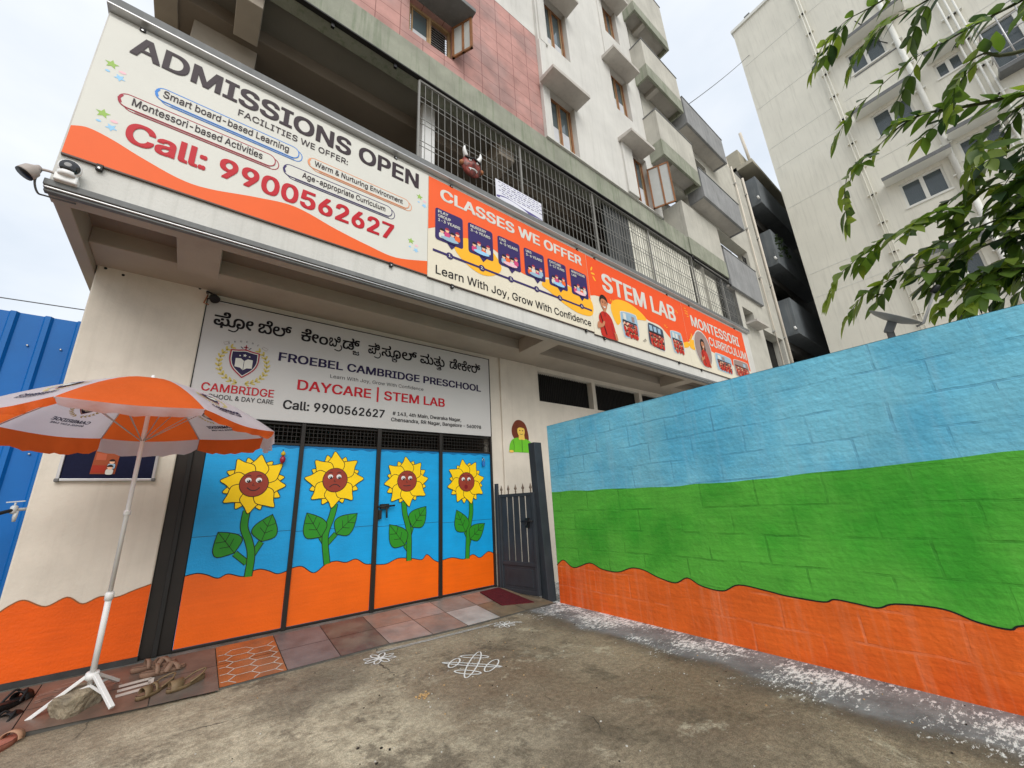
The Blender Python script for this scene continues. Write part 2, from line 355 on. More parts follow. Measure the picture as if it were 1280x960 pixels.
# ------------------------------------------------------------------ ground
WA = R(-3.0776); WDIR = Vector((math.sin(WA), -math.cos(WA), 0)); WN = Vector((-math.cos(WA), -math.sin(WA), 0))   # boundary wall: along it towards the street, and its normal
W0 = Vector((3.609, 3.785, 0))
def ground_material():
    m = bpy.data.materials.new('stained_concrete'); m.use_nodes = True; n = m.node_tree; l = n.links
    b = n.nodes['Principled BSDF']; t = n.nodes.new('ShaderNodeTexCoord'); co = t.outputs['Object']
    def N(sc, det=6, ro=.6, vec=None, dis=0):
        k = n.nodes.new('ShaderNodeTexNoise'); k.inputs['Scale'].default_value = sc; k.inputs['Detail'].default_value = det
        k.inputs['Roughness'].default_value = ro; k.inputs['Distortion'].default_value = dis; l.new(vec or co, k.inputs['Vector']); return k.outputs[0]
    def RG(f, a, b_, x=0., y=1.):
        k = n.nodes.new('ShaderNodeMapRange'); k.interpolation_type = 'SMOOTHSTEP'
        for i, v in enumerate((a, b_, x, y)): k.inputs[i + 1].default_value = v
        l.new(f, k.inputs[0]); return k.outputs[0]
    def MX(f, a, b_, mode='MIX'):
        k = n.nodes.new('ShaderNodeMixRGB'); k.blend_type = mode
        for i, v in enumerate((f, a, b_)):
            if isinstance(v, (int, float)): k.inputs[i].default_value = v
            elif isinstance(v, tuple): k.inputs[i].default_value = (*v, 1)
            else: l.new(v, k.inputs[i])
        return k.outputs[0]
    def MA(op, a, b_):
        k = n.nodes.new('ShaderNodeMath'); k.operation = op
        for i, v in enumerate((a, b_)):
            if isinstance(v, (int, float)): k.inputs[i].default_value = v
            else: l.new(v, k.inputs[i])
        return k.outputs[0]
    mpn = n.nodes.new('ShaderNodeMapping'); mpn.inputs['Rotation'].default_value = (0, 0, R(35)); mpn.inputs['Scale'].default_value = (1, 2.2, 1); l.new(co, mpn.inputs[0])
    st = mpn.outputs[0]
    def spot(x, y, r0, r1):
        k = n.nodes.new('ShaderNodeVectorMath'); k.operation = 'DISTANCE'; k.inputs[1].default_value = (x, y, 0); l.new(co, k.inputs[0])
        return RG(MA('ADD', k.outputs['Value'], MA('MULTIPLY', MA('SUBTRACT', N(1.2, 7, .65), .5), 1.6)), r0, r1, 1, 0)
    c = MX(RG(N(.7, 10, .64, None, .3), .32, .66), (.165, .130, .091), (.36, .295, .205))
    c = MX(MA('MULTIPLY', spot(.45, 2.55, .5, 1.75), .85), c, MX(RG(N(3, 9, .72), .36, .62), (.33, .275, .195), (.64, .56, .41)))                 # pale worn area in front of the gate's left half
    c = MX(MA('MULTIPLY', spot(1.75, 2.7, .1, .9), .55), c, (.150, .088, .050))                # reddish brown trodden earth round the drawing
    c = MX(MA('MULTIPLY', spot(2.6, 1.7, .1, 1.1), .4), c, (.165, .100, .060))
    c = MX(MA('MULTIPLY', spot(.9, 3.45, .05, .6), .6), c, (.095, .080, .060))
    c = MX(RG(N(1.5, 10, .76, None, .3), .515, .62, 0, .72), c, (.105, .083, .058))             # damp patches
    c = MX(RG(N(2.1, 10, .78, None, .4), .545, .65, 0, .72), c, (.46, .405, .30))              # bare cement
    ve = n.nodes.new('ShaderNodeTexVoronoi'); ve.feature = 'DISTANCE_TO_EDGE'; ve.inputs['Scale'].default_value = .5
    vd = n.nodes.new('ShaderNodeVectorMath'); vd.operation = 'MULTIPLY_ADD'; vd.inputs[1].default_value = (.35, .35, 0)
    cn = n.nodes.new('ShaderNodeTexNoise'); cn.inputs['Scale'].default_value = 2.6; cn.inputs['Detail'].default_value = 7; l.new(co, cn.inputs['Vector'])
    l.new(cn.outputs['Color'], vd.inputs[0]); l.new(co, vd.inputs[2]); l.new(vd.outputs[0], ve.inputs['Vector'])
    crack = MA('MULTIPLY', RG(ve.outputs['Distance'], .0012, .0032, 1, 0), RG(N(.9, 4), .50, .60))
    c = MX(1.0, c, MX(RG(N(30, 8, .8), .34, .66), (.70, .70, .70), (1.24, 1.24, 1.24)), 'MULTIPLY')
    c = MX(1.0, c, MX(RG(N(150, 4, .75), .34, .66), (.66, .66, .66), (1.28, 1.28, 1.28)), 'MULTIPLY')
    # distance from the painted wall -> smooth grey cement fillet with whitewash splashes
    s = n.nodes.new('ShaderNodeVectorMath'); s.operation = 'DOT_PRODUCT'; s.inputs[1].default_value = tuple(WN); l.new(co, s.inputs[0])
    d = MA('SUBTRACT', s.outputs['Value'], W0.dot(WN))
    dn = MA('ADD', d, MA('MULTIPLY', MA('SUBTRACT', N(1.6, 5), .5), .45))
    grey = MX(RG(N(4, 7, .65), .35, .65), (.135, .14, .145), (.225, .23, .235))
    c = MX(RG(dn, .42, .56, 1, 0), c, grey)
    c = MX(MA('MULTIPLY', RG(dn, .40, .52, 0, 1), RG(dn, .52, .74, .55, 0)), c, (.06, .055, .048))   # dirt line at the fillet's foot
    mp2 = n.nodes.new('ShaderNodeMapping'); mp2.inputs['Scale'].default_value = (.42, 1, 1); l.new(co, mp2.inputs[0])
    c = MX(MA('MULTIPLY', crack, .8), c, (.028, .024, .02))
    c = MX(MA('MULTIPLY', RG(d, .0, .6, .4, 0), RG(N(6, 9, .8, mp2.outputs[0]), .42, .7)), c, (.42, .42, .41))
    fade = RG(d, .0, .95, -.005, .17)
    big = RG(N(2.2, 4), .33, .62, -.075, .06)
    thr = MA('SUBTRACT', N(42, 9, .80, mp2.outputs[0], .2), MA('SUBTRACT', fade, big))
    spl = RG(thr, .50, .56)
    c = MX(MA('MULTIPLY', spl, RG(d, .6, 1.0, .95, .3)), c, (.80, .80, .79))
    vo = n.nodes.new('ShaderNodeTexVoronoi'); vo.inputs['Scale'].default_value = 17; vo.inputs['Randomness'].default_value = 1; l.new(co, vo.inputs['Vector'])
    dots = MA('MULTIPLY', RG(vo.outputs['Distance'], .07, .11, 1, 0), RG(d, .3, 1.3, .8, .0))
    c = MX(dots, c, (.55, .55, .54))
    vo2 = n.nodes.new('ShaderNodeTexVoronoi'); vo2.inputs['Scale'].default_value = 11; l.new(co, vo2.inputs['Vector'])
    chips = MA('MULTIPLY', RG(vo2.outputs['Distance'], .045, .07, 1, 0), RG(N(1.3, 3), .5, .6))
    c = MX(chips, c, (.42, .38, .3))
    l.new(c, b.inputs['Base Color'])
    l.new(RG(N(2.2, 4), .35, .65, .62, .92), b.inputs['Roughness']); b.inputs['Specular IOR Level'].default_value = .25
    bp = n.nodes.new('ShaderNodeBump'); bp.inputs['Strength'].default_value = .55; bp.inputs['Distance'].default_value = .012
    l.new(MA('ADD', N(38, 7, .7), MA('MULTIPLY', N(5, 6), 1.4)), bp.inputs['Height']); l.new(bp.outputs[0], b.inputs['Normal'])
    return m
g = MB(); G_M = ground_material()
g.face([(-300, -300, 0), (300, -300, 0), (300, 300, 0), (-300, 300, 0)], G_M)
struct(g.build('ground'))

# sloping apron of odd stone tiles in front of the gate
def apz(y): return .012 + max(0, min(1, (y - 3.87) / .73)) * .095
ap = MB()
def tm(n, c, alt=None, rough=.4): return mat('tile_' + n, c, rough, .28, 6, .06, 60, alt=alt, spec=.35, grime=.35)
T_BR = tm('brown', (.17, .128, .105), (.125, .105, .088)); T_RED = tm('red_brown', (.19, .118, .088), (.145, .11, .088)); T_OR = tm('orange', (.40, .125, .04), (.32, .13, .06))
T_PUR = tm('grey_purple', (.17, .15, .148), (.185, .145, .135)); T_MAR = tm('maroon', (.105, .072, .064), (.15, .13, .105)); T_PINK = tm('pink', (.35, .25, .215), (.29, .25, .23))
T_PINK2 = tm('salmon', (.29, .195, .155), (.24, .205, .18)); T_GREY = tm('grey', (.24, .225, .205), (.20, .185, .165)); T_WH = tm('white', (.40, .385, .365)); T_TAN = tm('tan', (.21, .155, .10), (.17, .14, .10))
T_JOINT = mat('tile_grout', (.10, .095, .085), .9, .3, 8)
xs = [-1.3, -.62, -.02, .35, .775, 1.165, 1.575, 1.97, 2.34, 2.74, 3.1, 3.52]
ys = [3.865, 4.235, 4.60]
cols = [(T_BR, T_RED), (T_RED, T_RED), (T_BR, T_BR), (T_OR, T_OR), (T_PUR, T_PUR), (T_MAR, T_MAR), (T_PINK, T_PINK2), (T_PINK2, T_PINK), (T_WH, T_GREY), (T_TAN, T_PINK2), (T_TAN, T_TAN)]
def front(x): return 3.865 + (.16 * (-x) if x < .35 else 0) * .9 - (.08 if x > 1.6 else 0) * min(1, (x - 1.6) / .5)
for i in range(len(cols)):
    a, b_ = xs[i] + .003, xs[i + 1] - .003
    for j in range(2):
        def q(x, y): return (x, y, apz(y) + .003)
        y0a, y0b = (front(a), front(b_)) if j == 0 else (ys[1] + .003,) * 2
        y1 = ys[j + 1] - .003
        ap.face([q(a, y0a), q(b_, y0b), q(b_, y1), q(a, y1)], cols[i][j])
bx = [-1.4, -.62, .35, .775, 1.165, 1.575, 1.97, 2.34, 2.74, 3.1, 3.55]
for a, b_ in zip(bx, bx[1:]):                          # bed below the tiles, and its front riser
    ap.face([(a, front(a), apz(front(a)) - .012), (b_, front(b_), apz(front(b_)) - .012), (b_, 4.6, apz(4.6) - .012), (a, 4.6, apz(4.6) - .012)], T_JOINT)
    ap.face([(a, front(a), -.05), (b_, front(b_), -.05), (b_, front(b_), apz(front(b_)) + .001), (a, front(a), apz(front(a)) + .001)], T_JOINT)
ap.box(-1.4, 3.9, 4.6, 4.74, -.05, .112, mat('threshold_cement', (.17, .17, .16), .9, .3, 7, .3, 30, alt=(.09, .10, .085)))
W_LINE = mat('tile_white_line', (.55, .5, .45), .6, .1, 9)
pa = Paint(lambda u, v, off=0: Vector((u, v, apz(v) + .005 + off)))
def clipseg(p, q, x0, x1, y0, y1):
    t0, t1 = 0., 1.; dx, dy = q[0] - p[0], q[1] - p[1]
    for pp_, qq in ((-dx, p[0] - x0), (dx, x1 - p[0]), (-dy, p[1] - y0), (dy, y1 - p[1])):
        if abs(pp_) < 1e-9:
            if qq < 0: return None
            continue
        r_ = qq / pp_
        if pp_ < 0: t0 = max(t0, r_)
        else: t1 = min(t1, r_)
    return None if t0 >= t1 else [(p[0] + dx * t0, p[1] + dy * t0), (p[0] + dx * t1, p[1] + dy * t1)]
def hexline(x0, x1, y0, y1, w=.20, h=.118):
    for i in range(-2, 5):
        for j in range(-2, 10):
            cx = x0 + i * w * 1.5 + (.75 * w if j % 2 else 0); cy = y0 + j * h * .5
            hx = [(cx - w / 2, cy), (cx - w / 4, cy + h / 2), (cx + w / 4, cy + h / 2), (cx + w / 2, cy)]
            for k in range(3):
                g_ = clipseg(hx[k], hx[k + 1], x0 + .006, x1 - .006, y0 + .006, y1 - .006)
                if g_: pa.stroke(g_, .0075, 0, W_LINE)
hexline(.355, .77, 3.872, 4.595)
for i in range(3):                                     # white parallel marks on the brown tile
    pa.stroke([(-.20 + .0 * i, 4.12 + .07 * i), (-.03, 4.14 + .07 * i)], .04, 0, W_LINE)
pa.stroke([(-.03, 4.13), (-.03, 4.28)], .03, 0, W_LINE)
for k in range(26):
    u = random.uniform(-.62, -.28); v = random.uniform(4.28, 4.55)
    pa.stroke([(u, v), (u + .07, v + .02), (u + .1, v + .005)], .012, 0, T_PINK2)
bmesh.ops.recalc_face_normals(pa.bm, faces=pa.bm.faces)
tmp = bpy.data.meshes.new('t'); pa.bm.to_mesh(tmp)
off = len(ap.mats)
for m_ in pa.mats: ap.mi(m_)
idx = [ap.mats.index(m_) for m_ in pa.mats]
nf = len(ap.bm.faces); ap.bm.from_mesh(tmp); ap.bm.faces.ensure_lookup_table()
for f in list(ap.bm.faces)[nf:]: f.material_index = idx[f.material_index]
struct(ap.build('tile_pavement', recalc=False))

# ------------------------------------------------------------------ the school building
BF = 3.52            # plane of the parapet and of the upper storeys
GF = 4.71            # plane of the gate and of the ground floor wall
bld = thing('school_building', 'tall cream and pink apartment building with painted gates and signboards along its parapet', 'building', (4, 4.7, 0))
ORANGE = mat('orange_wall_paint', L((230, 92, 8)), .6, .10, 3, .2, 60, brush=.06, grime=.1)
b = MB()                                               # left pillar with its painted orange foot
b.box(-.94, -.142, 4.64, 5.4, .09, 3.43, M_CREAM)
pil = b.build('pillar', bld, bevel=.012)
p = Paint(frame_y(4.638))
wv = curve([(-.94, .585), (-.88, .64), (-.82, .66), (-.71, .6), (-.61, .645), (-.52, .585), (-.43, .62), (-.34, .60), (-.24, .635), (-.144, .665)], 5)
p.poly([(-.94, .15), (-.144, .15)] + [(q.x, q.y) for q in reversed(wv)], 1, ORANGE)
p.stroke([(q.x, q.y) for q in wv], .008, 2, mat('pencil_edge', (.28, .1, .03), .7, 0))
p.build('painted_wave', pil)
for x_, z_ in ((-.885, 3.358), (-.765, 3.33), (-.212, 3.37)): b = MB(); b.lathe([(.012, 0), (.012, .003), (.001, .004)], (x_, 4.641, z_), (0, -1, 0), M_BLACK, 8); b.build('anchor_hole', pil)
b = MB(); b.box(-.945, -.14, 4.622, 4.66, .07, .152, M_SKIRT); b.build('skirting', pil)
b = MB()                                               # ground floor wall right of the gate, with the strip opening
b.wall(3.34, 13.6, 0, 3.40, [(4.385, 5.775, 2.765, 3.295), (5.872, 7.31, 2.765, 3.295), (7.41, 8.8, 2.765, 3.295)], GF, GF + .16, M_CREAM)
b.wall(-.142, 3.34, 3.285, 3.40, [], GF, GF + .16, M_CREAM)
gw = b.build('ground_floor_wall', bld)
b = MB(); b.box(3.56, 4.345, GF - .03, GF - .001, .05, 3.37, M_CREAM); b.build('pilaster', bld, bevel=.01)
b = MB()
for i, (a, c) in enumerate(((4.385, 5.775), (5.872, 7.31), (7.41, 8.8))):
    w = MB(); w.box(a, c, GF + .12, GF + .135, 2.765, 3.295, M_WINDARK)
    for k in range(int((c - a) / .045)): w.box(a + .02 + k * .045, a + .028 + k * .045, GF + .085, GF + .095, 2.765, 3.295, M_DARK)
    w.build('ventilator', bld)
b = MB()                                               # dark room behind the gate
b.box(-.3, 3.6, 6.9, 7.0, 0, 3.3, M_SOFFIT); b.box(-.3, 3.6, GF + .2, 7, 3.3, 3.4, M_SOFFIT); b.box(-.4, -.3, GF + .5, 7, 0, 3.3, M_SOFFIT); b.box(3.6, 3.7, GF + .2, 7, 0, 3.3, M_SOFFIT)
b.build('porch_room', bld)
# canopy over the gate
XL, XR = -1.035, 10.72
b = MB()
b.box(XL, XR, BF, BF + .13, 3.282, 3.62, M_BEAM)       # front beam
b.box(XL, XL + .085, BF + .13, 5.5, 3.30, 3.62, M_BEAM)
b.box(XL + .085, XR, 4.24, 5.0, 3.372, 3.62, M_BEAM)
for x in (-.375, 3.60, 7.4): b.box(x, x + .30, BF + .13, 4.24, 3.31, 3.62, M_BEAM)
b.build('canopy_beam', bld, bevel=.008)
b = MB()
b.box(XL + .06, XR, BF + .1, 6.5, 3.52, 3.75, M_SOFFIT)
b.tube([(-.83, 3.87, 3.518), (-.385, 3.87, 3.518)], .009, M_BEAM, 6); b.tube([(-.06, 3.87, 3.518), (3.59, 3.87, 3.518)], .009, M_BEAM, 6)
b.build('canopy_slab', bld)
b = MB()                                               # three stepped grey lines at the lip
b.box(XL - .012, XR + .01, BF - .045, BF + .02, 3.305, 3.352, M_COPING); b.box(XL - .01, XR + .01, BF - .034, BF + .02, 3.290, 3.3035, M_GALV); b.box(XL - .008, XR + .01, BF - .02, BF + .02, 3.272, 3.2885, M_COPING)
b.build('canopy_lip', bld, bevel=.004)
b = MB(); b.box(XL, XR, BF - .012, BF + .11, 3.354, 5.01, M_WHITE); b.build('parapet', bld, bevel=.006)
b = MB(); b.box(XL - .01, XR + .01, BF - .085, BF + .16, 5.012, 5.03, M_GALV); b.box(XL - .01, XR + .01, BF - .075, BF + .15, 5.032, 5.115, M_COPING); b.build('parapet_coping', bld, bevel=.006)
# first floor veranda
b = MB()
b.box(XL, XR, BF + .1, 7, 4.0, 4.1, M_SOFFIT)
b.box(XL, XR, 4.72, 4.85, 4.1, 6.6, mat('veranda_wall', (.085, .075, .06), .9, .12, 2, .08, 40))  # cream back wall, the veranda's deep shade put into its colour
b.box(XL + .01, 16, BF + .2, 7, 6.60, 6.75, mat('veranda_ceiling', (.22, .205, .175), .9, .1, 1.5, .05, 30))
b.build('veranda', bld)
b = MB()
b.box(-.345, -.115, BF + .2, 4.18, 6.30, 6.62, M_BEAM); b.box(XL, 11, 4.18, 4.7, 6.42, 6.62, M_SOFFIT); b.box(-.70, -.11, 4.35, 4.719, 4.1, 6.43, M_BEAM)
b.box(XL, XL + .2, BF + .2, 4.715, 6.395, 6.62, M_BEAM); b.box(3.0, 3.3, BF + .2, 4.18, 6.3, 6.62, M_BEAM)
b.build('veranda_beam', bld, bevel=.008)
b = MB(); b.box(1.80, 1.99, BF + .36, BF + .55, 4.1, 6.6, M_WPAINT); b.build('veranda_column', bld, bevel=.008)
for x in (.51, 1.25):
    h = MB(); h.box(x, x + .035, BF + .02, BF + .05, 6.43, 6.50, M_BLACK); h.build('hanger_clip', bld)
b = MB(); b.box(XL, 10.36, BF - .005, BF + .22, 6.505, 7.0, M_GREEN_BAND); b.box(XL, 10.36, BF - .012, BF + .05, 6.49, 6.515, M_DARK); b.build('floor_band', bld, bevel=.006)
# grille with welded bars
b = MB(); GX0, GX1, GZ0, GZ1 = 1.59, 10.68, 5.12, 6.47
for x in (1.59, 3.265, 4.95, 6.70, 8.47, 9.95, 10.68): b.bar((x, BF + .03, GZ0), (x, BF + .03, GZ1), .026, .026, M_STEEL)
x = GX0 + .09
while x < GX1 - .04:
    b.bar((x, BF + .03, GZ0), (x, BF + .03, GZ1), .0065, .0065, M_STEEL); x += .0945
for z in (5.15, 5.42, 5.50, 5.78, 5.86, 6.14, 6.22, 6.45): b.bar((GX0, BF + .035, z), (GX1, BF + .035, z), .007, .007, M_STEEL)
b.bar((GX0, BF + .03, GZ0), (GX1, BF + .03, GZ0), .03, .03, M_STEEL); b.bar((GX0, BF + .03, GZ1), (GX1, BF + .03, GZ1), .03, .03, M_STEEL)
b.build('window_grille', bld)
b = MB(); b.tube([(2.4, BF - .03, 6.475), (6.5, BF - .03, 6.47), (8.4, BF - .03, 6.46)], .02, M_BLACK, 8); b.tube([(8.4, BF - .03, 6.46), (8.47, BF - .03, 6.36), (10.6, BF - .03, 6.32)], .02, M_BLACK, 8); b.build('cable_run', bld)
# pink tiled wall of the second floor
M_PINK = mat('pink_tile', (.47, .255, .225), .75, .26, 3.0, .2, 60, alt=(.38, .235, .215), grime=.25)
brick_bump(M_PINK, .325, .2555, .0045, .5, .01, 'XZ', 0, (.12, .03, .025), rot=1)
PY = BF + .02
b = MB(); b.wall(XL, 4.03, 7.0, 9.46, [(1.42, 2.10, 7.265, 7.93)], PY, PY + .2, M_PINK); b.build('pink_wall', bld)
b = MB(); b.wall(XL, 3.95, 9.461, 13.5, [(2.2, 3.13, 9.9, 10.9)], PY - .002, PY + .2, M_WHITE); b.build('upper_wall', bld)
b = MB(); b.box(2.2, 3.13, PY + .05, PY + .06, 9.9, 10.9, M_CURTAIN); b.build('window', bld)
def window(x0, x1, z0, z1, y, frame, panes=2, grille=True, curtain=.45, open_leaf=None):
    w = MB(); f = .045
    for a, c in ((x0, x0 + f), (x1 - f, x1)): w.box(a, c, y, y + .05, z0, z1, frame)
    w.box(x0 + f, x1 - f, y, y + .05, z0, z0 + f, frame); w.box(x0 + f, x1 - f, y, y + .05, z1 - f, z1, frame)
    ww = (x1 - x0 - 2 * f) / panes
    for i in range(1, panes): w.box(x0 + f + i * ww - .02, x0 + f + i * ww + .02, y - .004, y + .046, z0 + f, z1 - f, frame)
    fr = w.build('window', bld, bevel=.004)
    w = MB()
    for i in range(panes):
        a, c = x0 + f + i * ww + .02, x0 + f + (i + 1) * ww - .02
        if i == open_leaf:
            w.box(a, c, y + .06, y + .065, z0 + f, z1 - f, M_WINDARK); continue
        for q_, w_ in ((a, a + .02), (c - .02, c)): w.box(q_, w_, y + .01, y + .03, z0 + f, z1 - f, M_WOODPALE)
        w.box(a, c, y + .03, y + .035, z0 + f, z1 - f, M_GLASS)
        if curtain and i != open_leaf: w.box(a, c, y + .0245, y + .0285, z0 + f, z0 + f + (z1 - z0) * curtain, M_CURTAIN)
    w.build('pane', fr)
    if grille:
        w = MB(); k = z0 + .09
        while k < z1 - .06: w.bar((x0 + f, y + .052, k), (x1 - f, y + .052, k), .007, .007, M_GALV); k += .05
        w.build('security_bars', fr)
    return fr
window(1.42, 2.10, 7.265, 7.93, PY + .07, M_WOODPALE, 2, True, .28, 1)
def shutter(hx, y, z0, z1, wdt, ang, frame, name='shutter'):
    d = Vector((math.cos(ang), -math.sin(ang), 0)); w = MB(); y0 = Vector((hx, y, 0)); f = .035
    for t in (0, wdt / 2, wdt - f): w.bar(y0 + d * (t + f / 2) + Vector((0, 0, z0)), y0 + d * (t + f / 2) + Vector((0, 0, z1)), f, .03, frame, up=(d.y, -d.x, 0))
    for z in (z0, z1 - f): w.bar(y0 + Vector((0, 0, z + f / 2)), y0 + d * wdt + Vector((0, 0, z + f / 2)), .03, f, frame)
    s = w.build(name, bld)
    w = MB(); nn = Vector((-d.y, d.x, 0)) * .004
    a, c = y0 + d * f, y0 + d * (wdt - f)
    w.hexa([q + k for k in (Vector((0, 0, z0 + f)), Vector((0, 0, z1 - f))) for q in (a - nn, c - nn, a + nn, c + nn)], mat('frosted_pane', (.45, .46, .44), .3, .1, 4)); w.build('pane', s)
shutter(2.08, PY - .01, 7.28, 7.90, .33, R(62), M_WOOD)
def chajja(x0, x1, z, y, out=.37, t=.07, m=M_WHITE):
    w = MB(); P = [Vector(p) for p in ((x0, y - out, z - .02), (x1, y - out, z - .02), (x0, y, z), (x1, y, z), (x0, y - out, z + t - .02), (x1, y - out, z + t - .02), (x0, y, z + t + .03), (x1, y, z + t + .03))]
    w.hexa(P, m); w.build('sunshade', bld, bevel=.006)
M_SHADE = mat('sunshade_plaster', (.50, .47, .43), .9, .12, 3, .1, 50, streak=.15)
chajja(1.34, 2.26, 7.94, PY, .38, .07, M_COPING)
# white weathered wall of the stair side with recessed windows
WY = BF - .045
holes = [(4.10, 4.75, 9.47, 10.86), (4.03, 4.67, 7.02, 8.20), (4.10, 4.75, 11.93, 13.2), (6.16, 6.80, 9.36, 10.62), (6.28, 6.84, 11.9, 13.1), (6.43, 7.03, 7.02, 8.38)]
b = MB(); b.wall(3.86, 7.36, 7.0, 17, holes, WY, BF + .16, M_WHITE); b.build('white_wall', bld)
b = MB(); b.box(3.86, 4.03, WY - .03, WY + .01, 8.25, 9.3, M_WHITE); b.box(3.9, 4.095, WY - .035, WY + .01, 9.3, 17, M_WHITE); b.box(6.06, 6.155, WY - .03, WY + .01, 10.75, 17, M_WHITE); b.box(6.08, 6.425, WY - .045, WY + .01, 7.02, 8.4, M_WHITE)
b.build('window_surround', bld, bevel=.01)
for h in holes: window(*h, BF + .06, M_WOOD, 2, True, .42 if h[2] < 9.4 else .3, 0 if h == holes[5] else None)
for a, c, z in ((3.80, 4.74, 8.17), (3.95, 4.80, 10.80), (5.90, 6.86, 10.60), (6.02, 6.86, 8.30), (6.05, 6.95, 13.05), (3.95, 4.8, 13.2)): chajja(a, c, z, WY, .34, .075, M_SHADE)
shutter(6.98, WY - .005, 7.04, 8.10, .46, R(66), M_WOOD)
# drain shaft, rear walls, balconies
b = MB(); b.box(7.365, 7.52, BF + .1, BF + .12, 6.9, 17, mat('dark_shaft_plaster', (.05, .055, .05), .9, .3, 3, .1, 40, streak=.5)); b.tube([(7.45, BF + .05, 6.9), (7.45, BF + .05, 17)], .045, M_COPING, 10); b.build('drain_shaft', bld)  # dark plaster strip at the back of the groove, pipe in front
b = MB(); b.box(7.4, 12.6, 4.0, 4.1, 6.2, 8.5, M_CONCRETE); b.wall(7.52, 9.02, 8.45, 15.2, [(7.75, 8.35, 8.9, 10.3), (7.75, 8.35, 11.35, 12.7)], BF + .02, BF + .3, M_CONCRETE); b.wall(9.02, 13.86, 0, 11.72, [(9.6, 10.7, 9.1, 10.4), (9.021, 12.45, 6.56, 8.2), (9.021, 10.71, 3.8, 6.50), (10.95, 11.65, 5.35, 5.9), (12.1, 13.6, 4.3, 5.52)], BF + .025, BF + .3, M_CONCRETE)
b.box(7.5, 9.0, BF + .26, BF + .28, 8.5, 15, M_WINDARK); b.box(9.05, 13.8, BF + .26, BF + .28, 8.5, 11.6, M_WINDARK); b.box(10.4, 14, 4.12, 4.14, 3.6, 8.5, M_WINDARK); b.box(12.0, 13.8, BF + .31, BF + .33, 4.2, 5.6, M_WINDARK); b.build('rear_wall', bld)
b = MB(); b.box(10.92, 11.72, BF - .25, BF + .02, 5.36, 5.42, M_SHADE); b.build('sunshade', bld)
def balcony(x0, x1, z0, zb, z1, y0, m, mb, recess=True):
    w = MB(); yb = BF + .02; t = .07
    w.box(x0, x1, y0, y0 + t, zb, z1, m); w.box(x0, x0 + t, y0 + t, yb, zb, z1, m); w.box(x1 - t, x1, y0 + t, yb, zb, z1, m)
    w.box(x0, x1, y0, y0 + .06, z0, zb, mb); w.box(x0, x0 + .06, y0 + .06, yb, z0, zb, mb); w.box(x1 - .06, x1, y0 + .06, yb, z0, zb, mb)
    w.box(x0 + .06, x1 - .06, y0 + .06, yb, z0 + (.14 if recess else .02), zb - .02, M_SHADE)
    if recess: w.box(x0 + (x1 - x0) * .28, x0 + (x1 - x0) * .36, y0 + .06, yb, z0 + .02, z0 + .14, M_SHADE)
    bo = w.build('balcony', bld, bevel=.008)
    w = MB(); w.box(x0 - .01, x1 + .01, y0 - .012, y0 + t + .012, z1 + .001, z1 + .03, M_COPING); w.box(x0 - .01, x0 + t + .012, y0 + t + .012, yb, z1 + .001, z1 + .03, M_COPING); w.build('railing_top', bo)
    return bo
BY = 3.14
for z0, zb, z1 in ((13.22, 13.56, 15.0), (10.88, 11.28, 12.12), (8.46, 8.90, 9.78)): balcony(7.27, 8.93, z0, zb, z1, BY, M_CONCRETE, M_GREEN_BAND)
w = MB(); w.box(8.47, 10.33, BF - .03, BF + .06, 7.001, 8.08, M_CONCRETE); w.box(8.47, 8.55, BF + .061, 4.0, 7.001, 8.08, M_CONCRETE); w.box(8.44, 10.36, BF - .035, BF - .006, 6.52, 7.0, M_GREEN_BAND); w.build('balcony', bld, bevel=.008)
for z0, z1 in ((10.62, 11.52), (8.22, 9.10)): balcony(9.02, 11.35, z0, z0 + .05, z1, BY, M_GREYCON, M_GREYCON, False)
w = MB(); w.box(10.37, 12.46, 3.46, 3.53, 6.30, 7.44, M_GREYCON); w.box(10.37, 12.46, 3.531, 4.0, 6.30, 6.38, M_SHADE); w.box(12.39, 12.46, 3.531, 4.0, 6.381, 7.44, M_GREYCON); gb = w.build('balcony', bld, bevel=.008)
w = MB(); w.box(10.36, 12.47, 3.45, 3.54, 7.441, 7.47, M_COPING); w.build('railing_top', gb)
b = MB(); b.box(12.0, 12.06, 3.50, 3.53, 7.47, 7.80, M_BLACK); b.box(11.84, 12.0, 3.51, 3.525, 7.62, 7.80, M_BLACK); b.build('meter_box', bld)
for x, r_ in ((13.78, .035), (12.9, .022)):
    b = MB(); b.tube([(x, BF - .03, 3.8), (x, BF - .03, 11.72)], r_, M_CREAM, 8)
    for z in (5.6, 7.4, 9.2, 11): b.box(x - .06, x + .06, BF - .05, BF + .03, z, z + .03, M_GALV)
    b.build('drain_pipe', bld)
# girl painted on the pilaster
p = Paint(frame_y(GF - .031)); C_HAIR = mat('mural_brown', L((110, 50, 30)), .7, .1, 9); C_SK = mat('mural_skin', L((240, 200, 90)), .7, .05, 9); C_GR = mat('mural_green', L((110, 195, 45)), .7, .08, 9)
p.poly([tuple(q) for q in curve([(3.75, 2.12), (3.73, 2.24), (3.80, 2.36), (3.90, 2.39), (4.0, 2.34), (4.05, 2.22), (4.06, 2.08), (3.97, 2.05), (3.85, 2.05)], 4, True)], 1, C_HAIR)
p.poly([tuple(q) for q in curve([(3.66, 1.885), (3.68, 2.0), (3.74, 2.08), (3.86, 2.11), (4.02, 2.09), (4.13, 2.02), (4.17, 1.885)], 4)], 2, C_GR)
p.poly([(3.86, 2.08), (3.98, 2.08), (3.97, 2.17), (3.86, 2.17)], 3, C_SK); p.ell(3.91, 2.215, .075, .095, 4, C_SK)
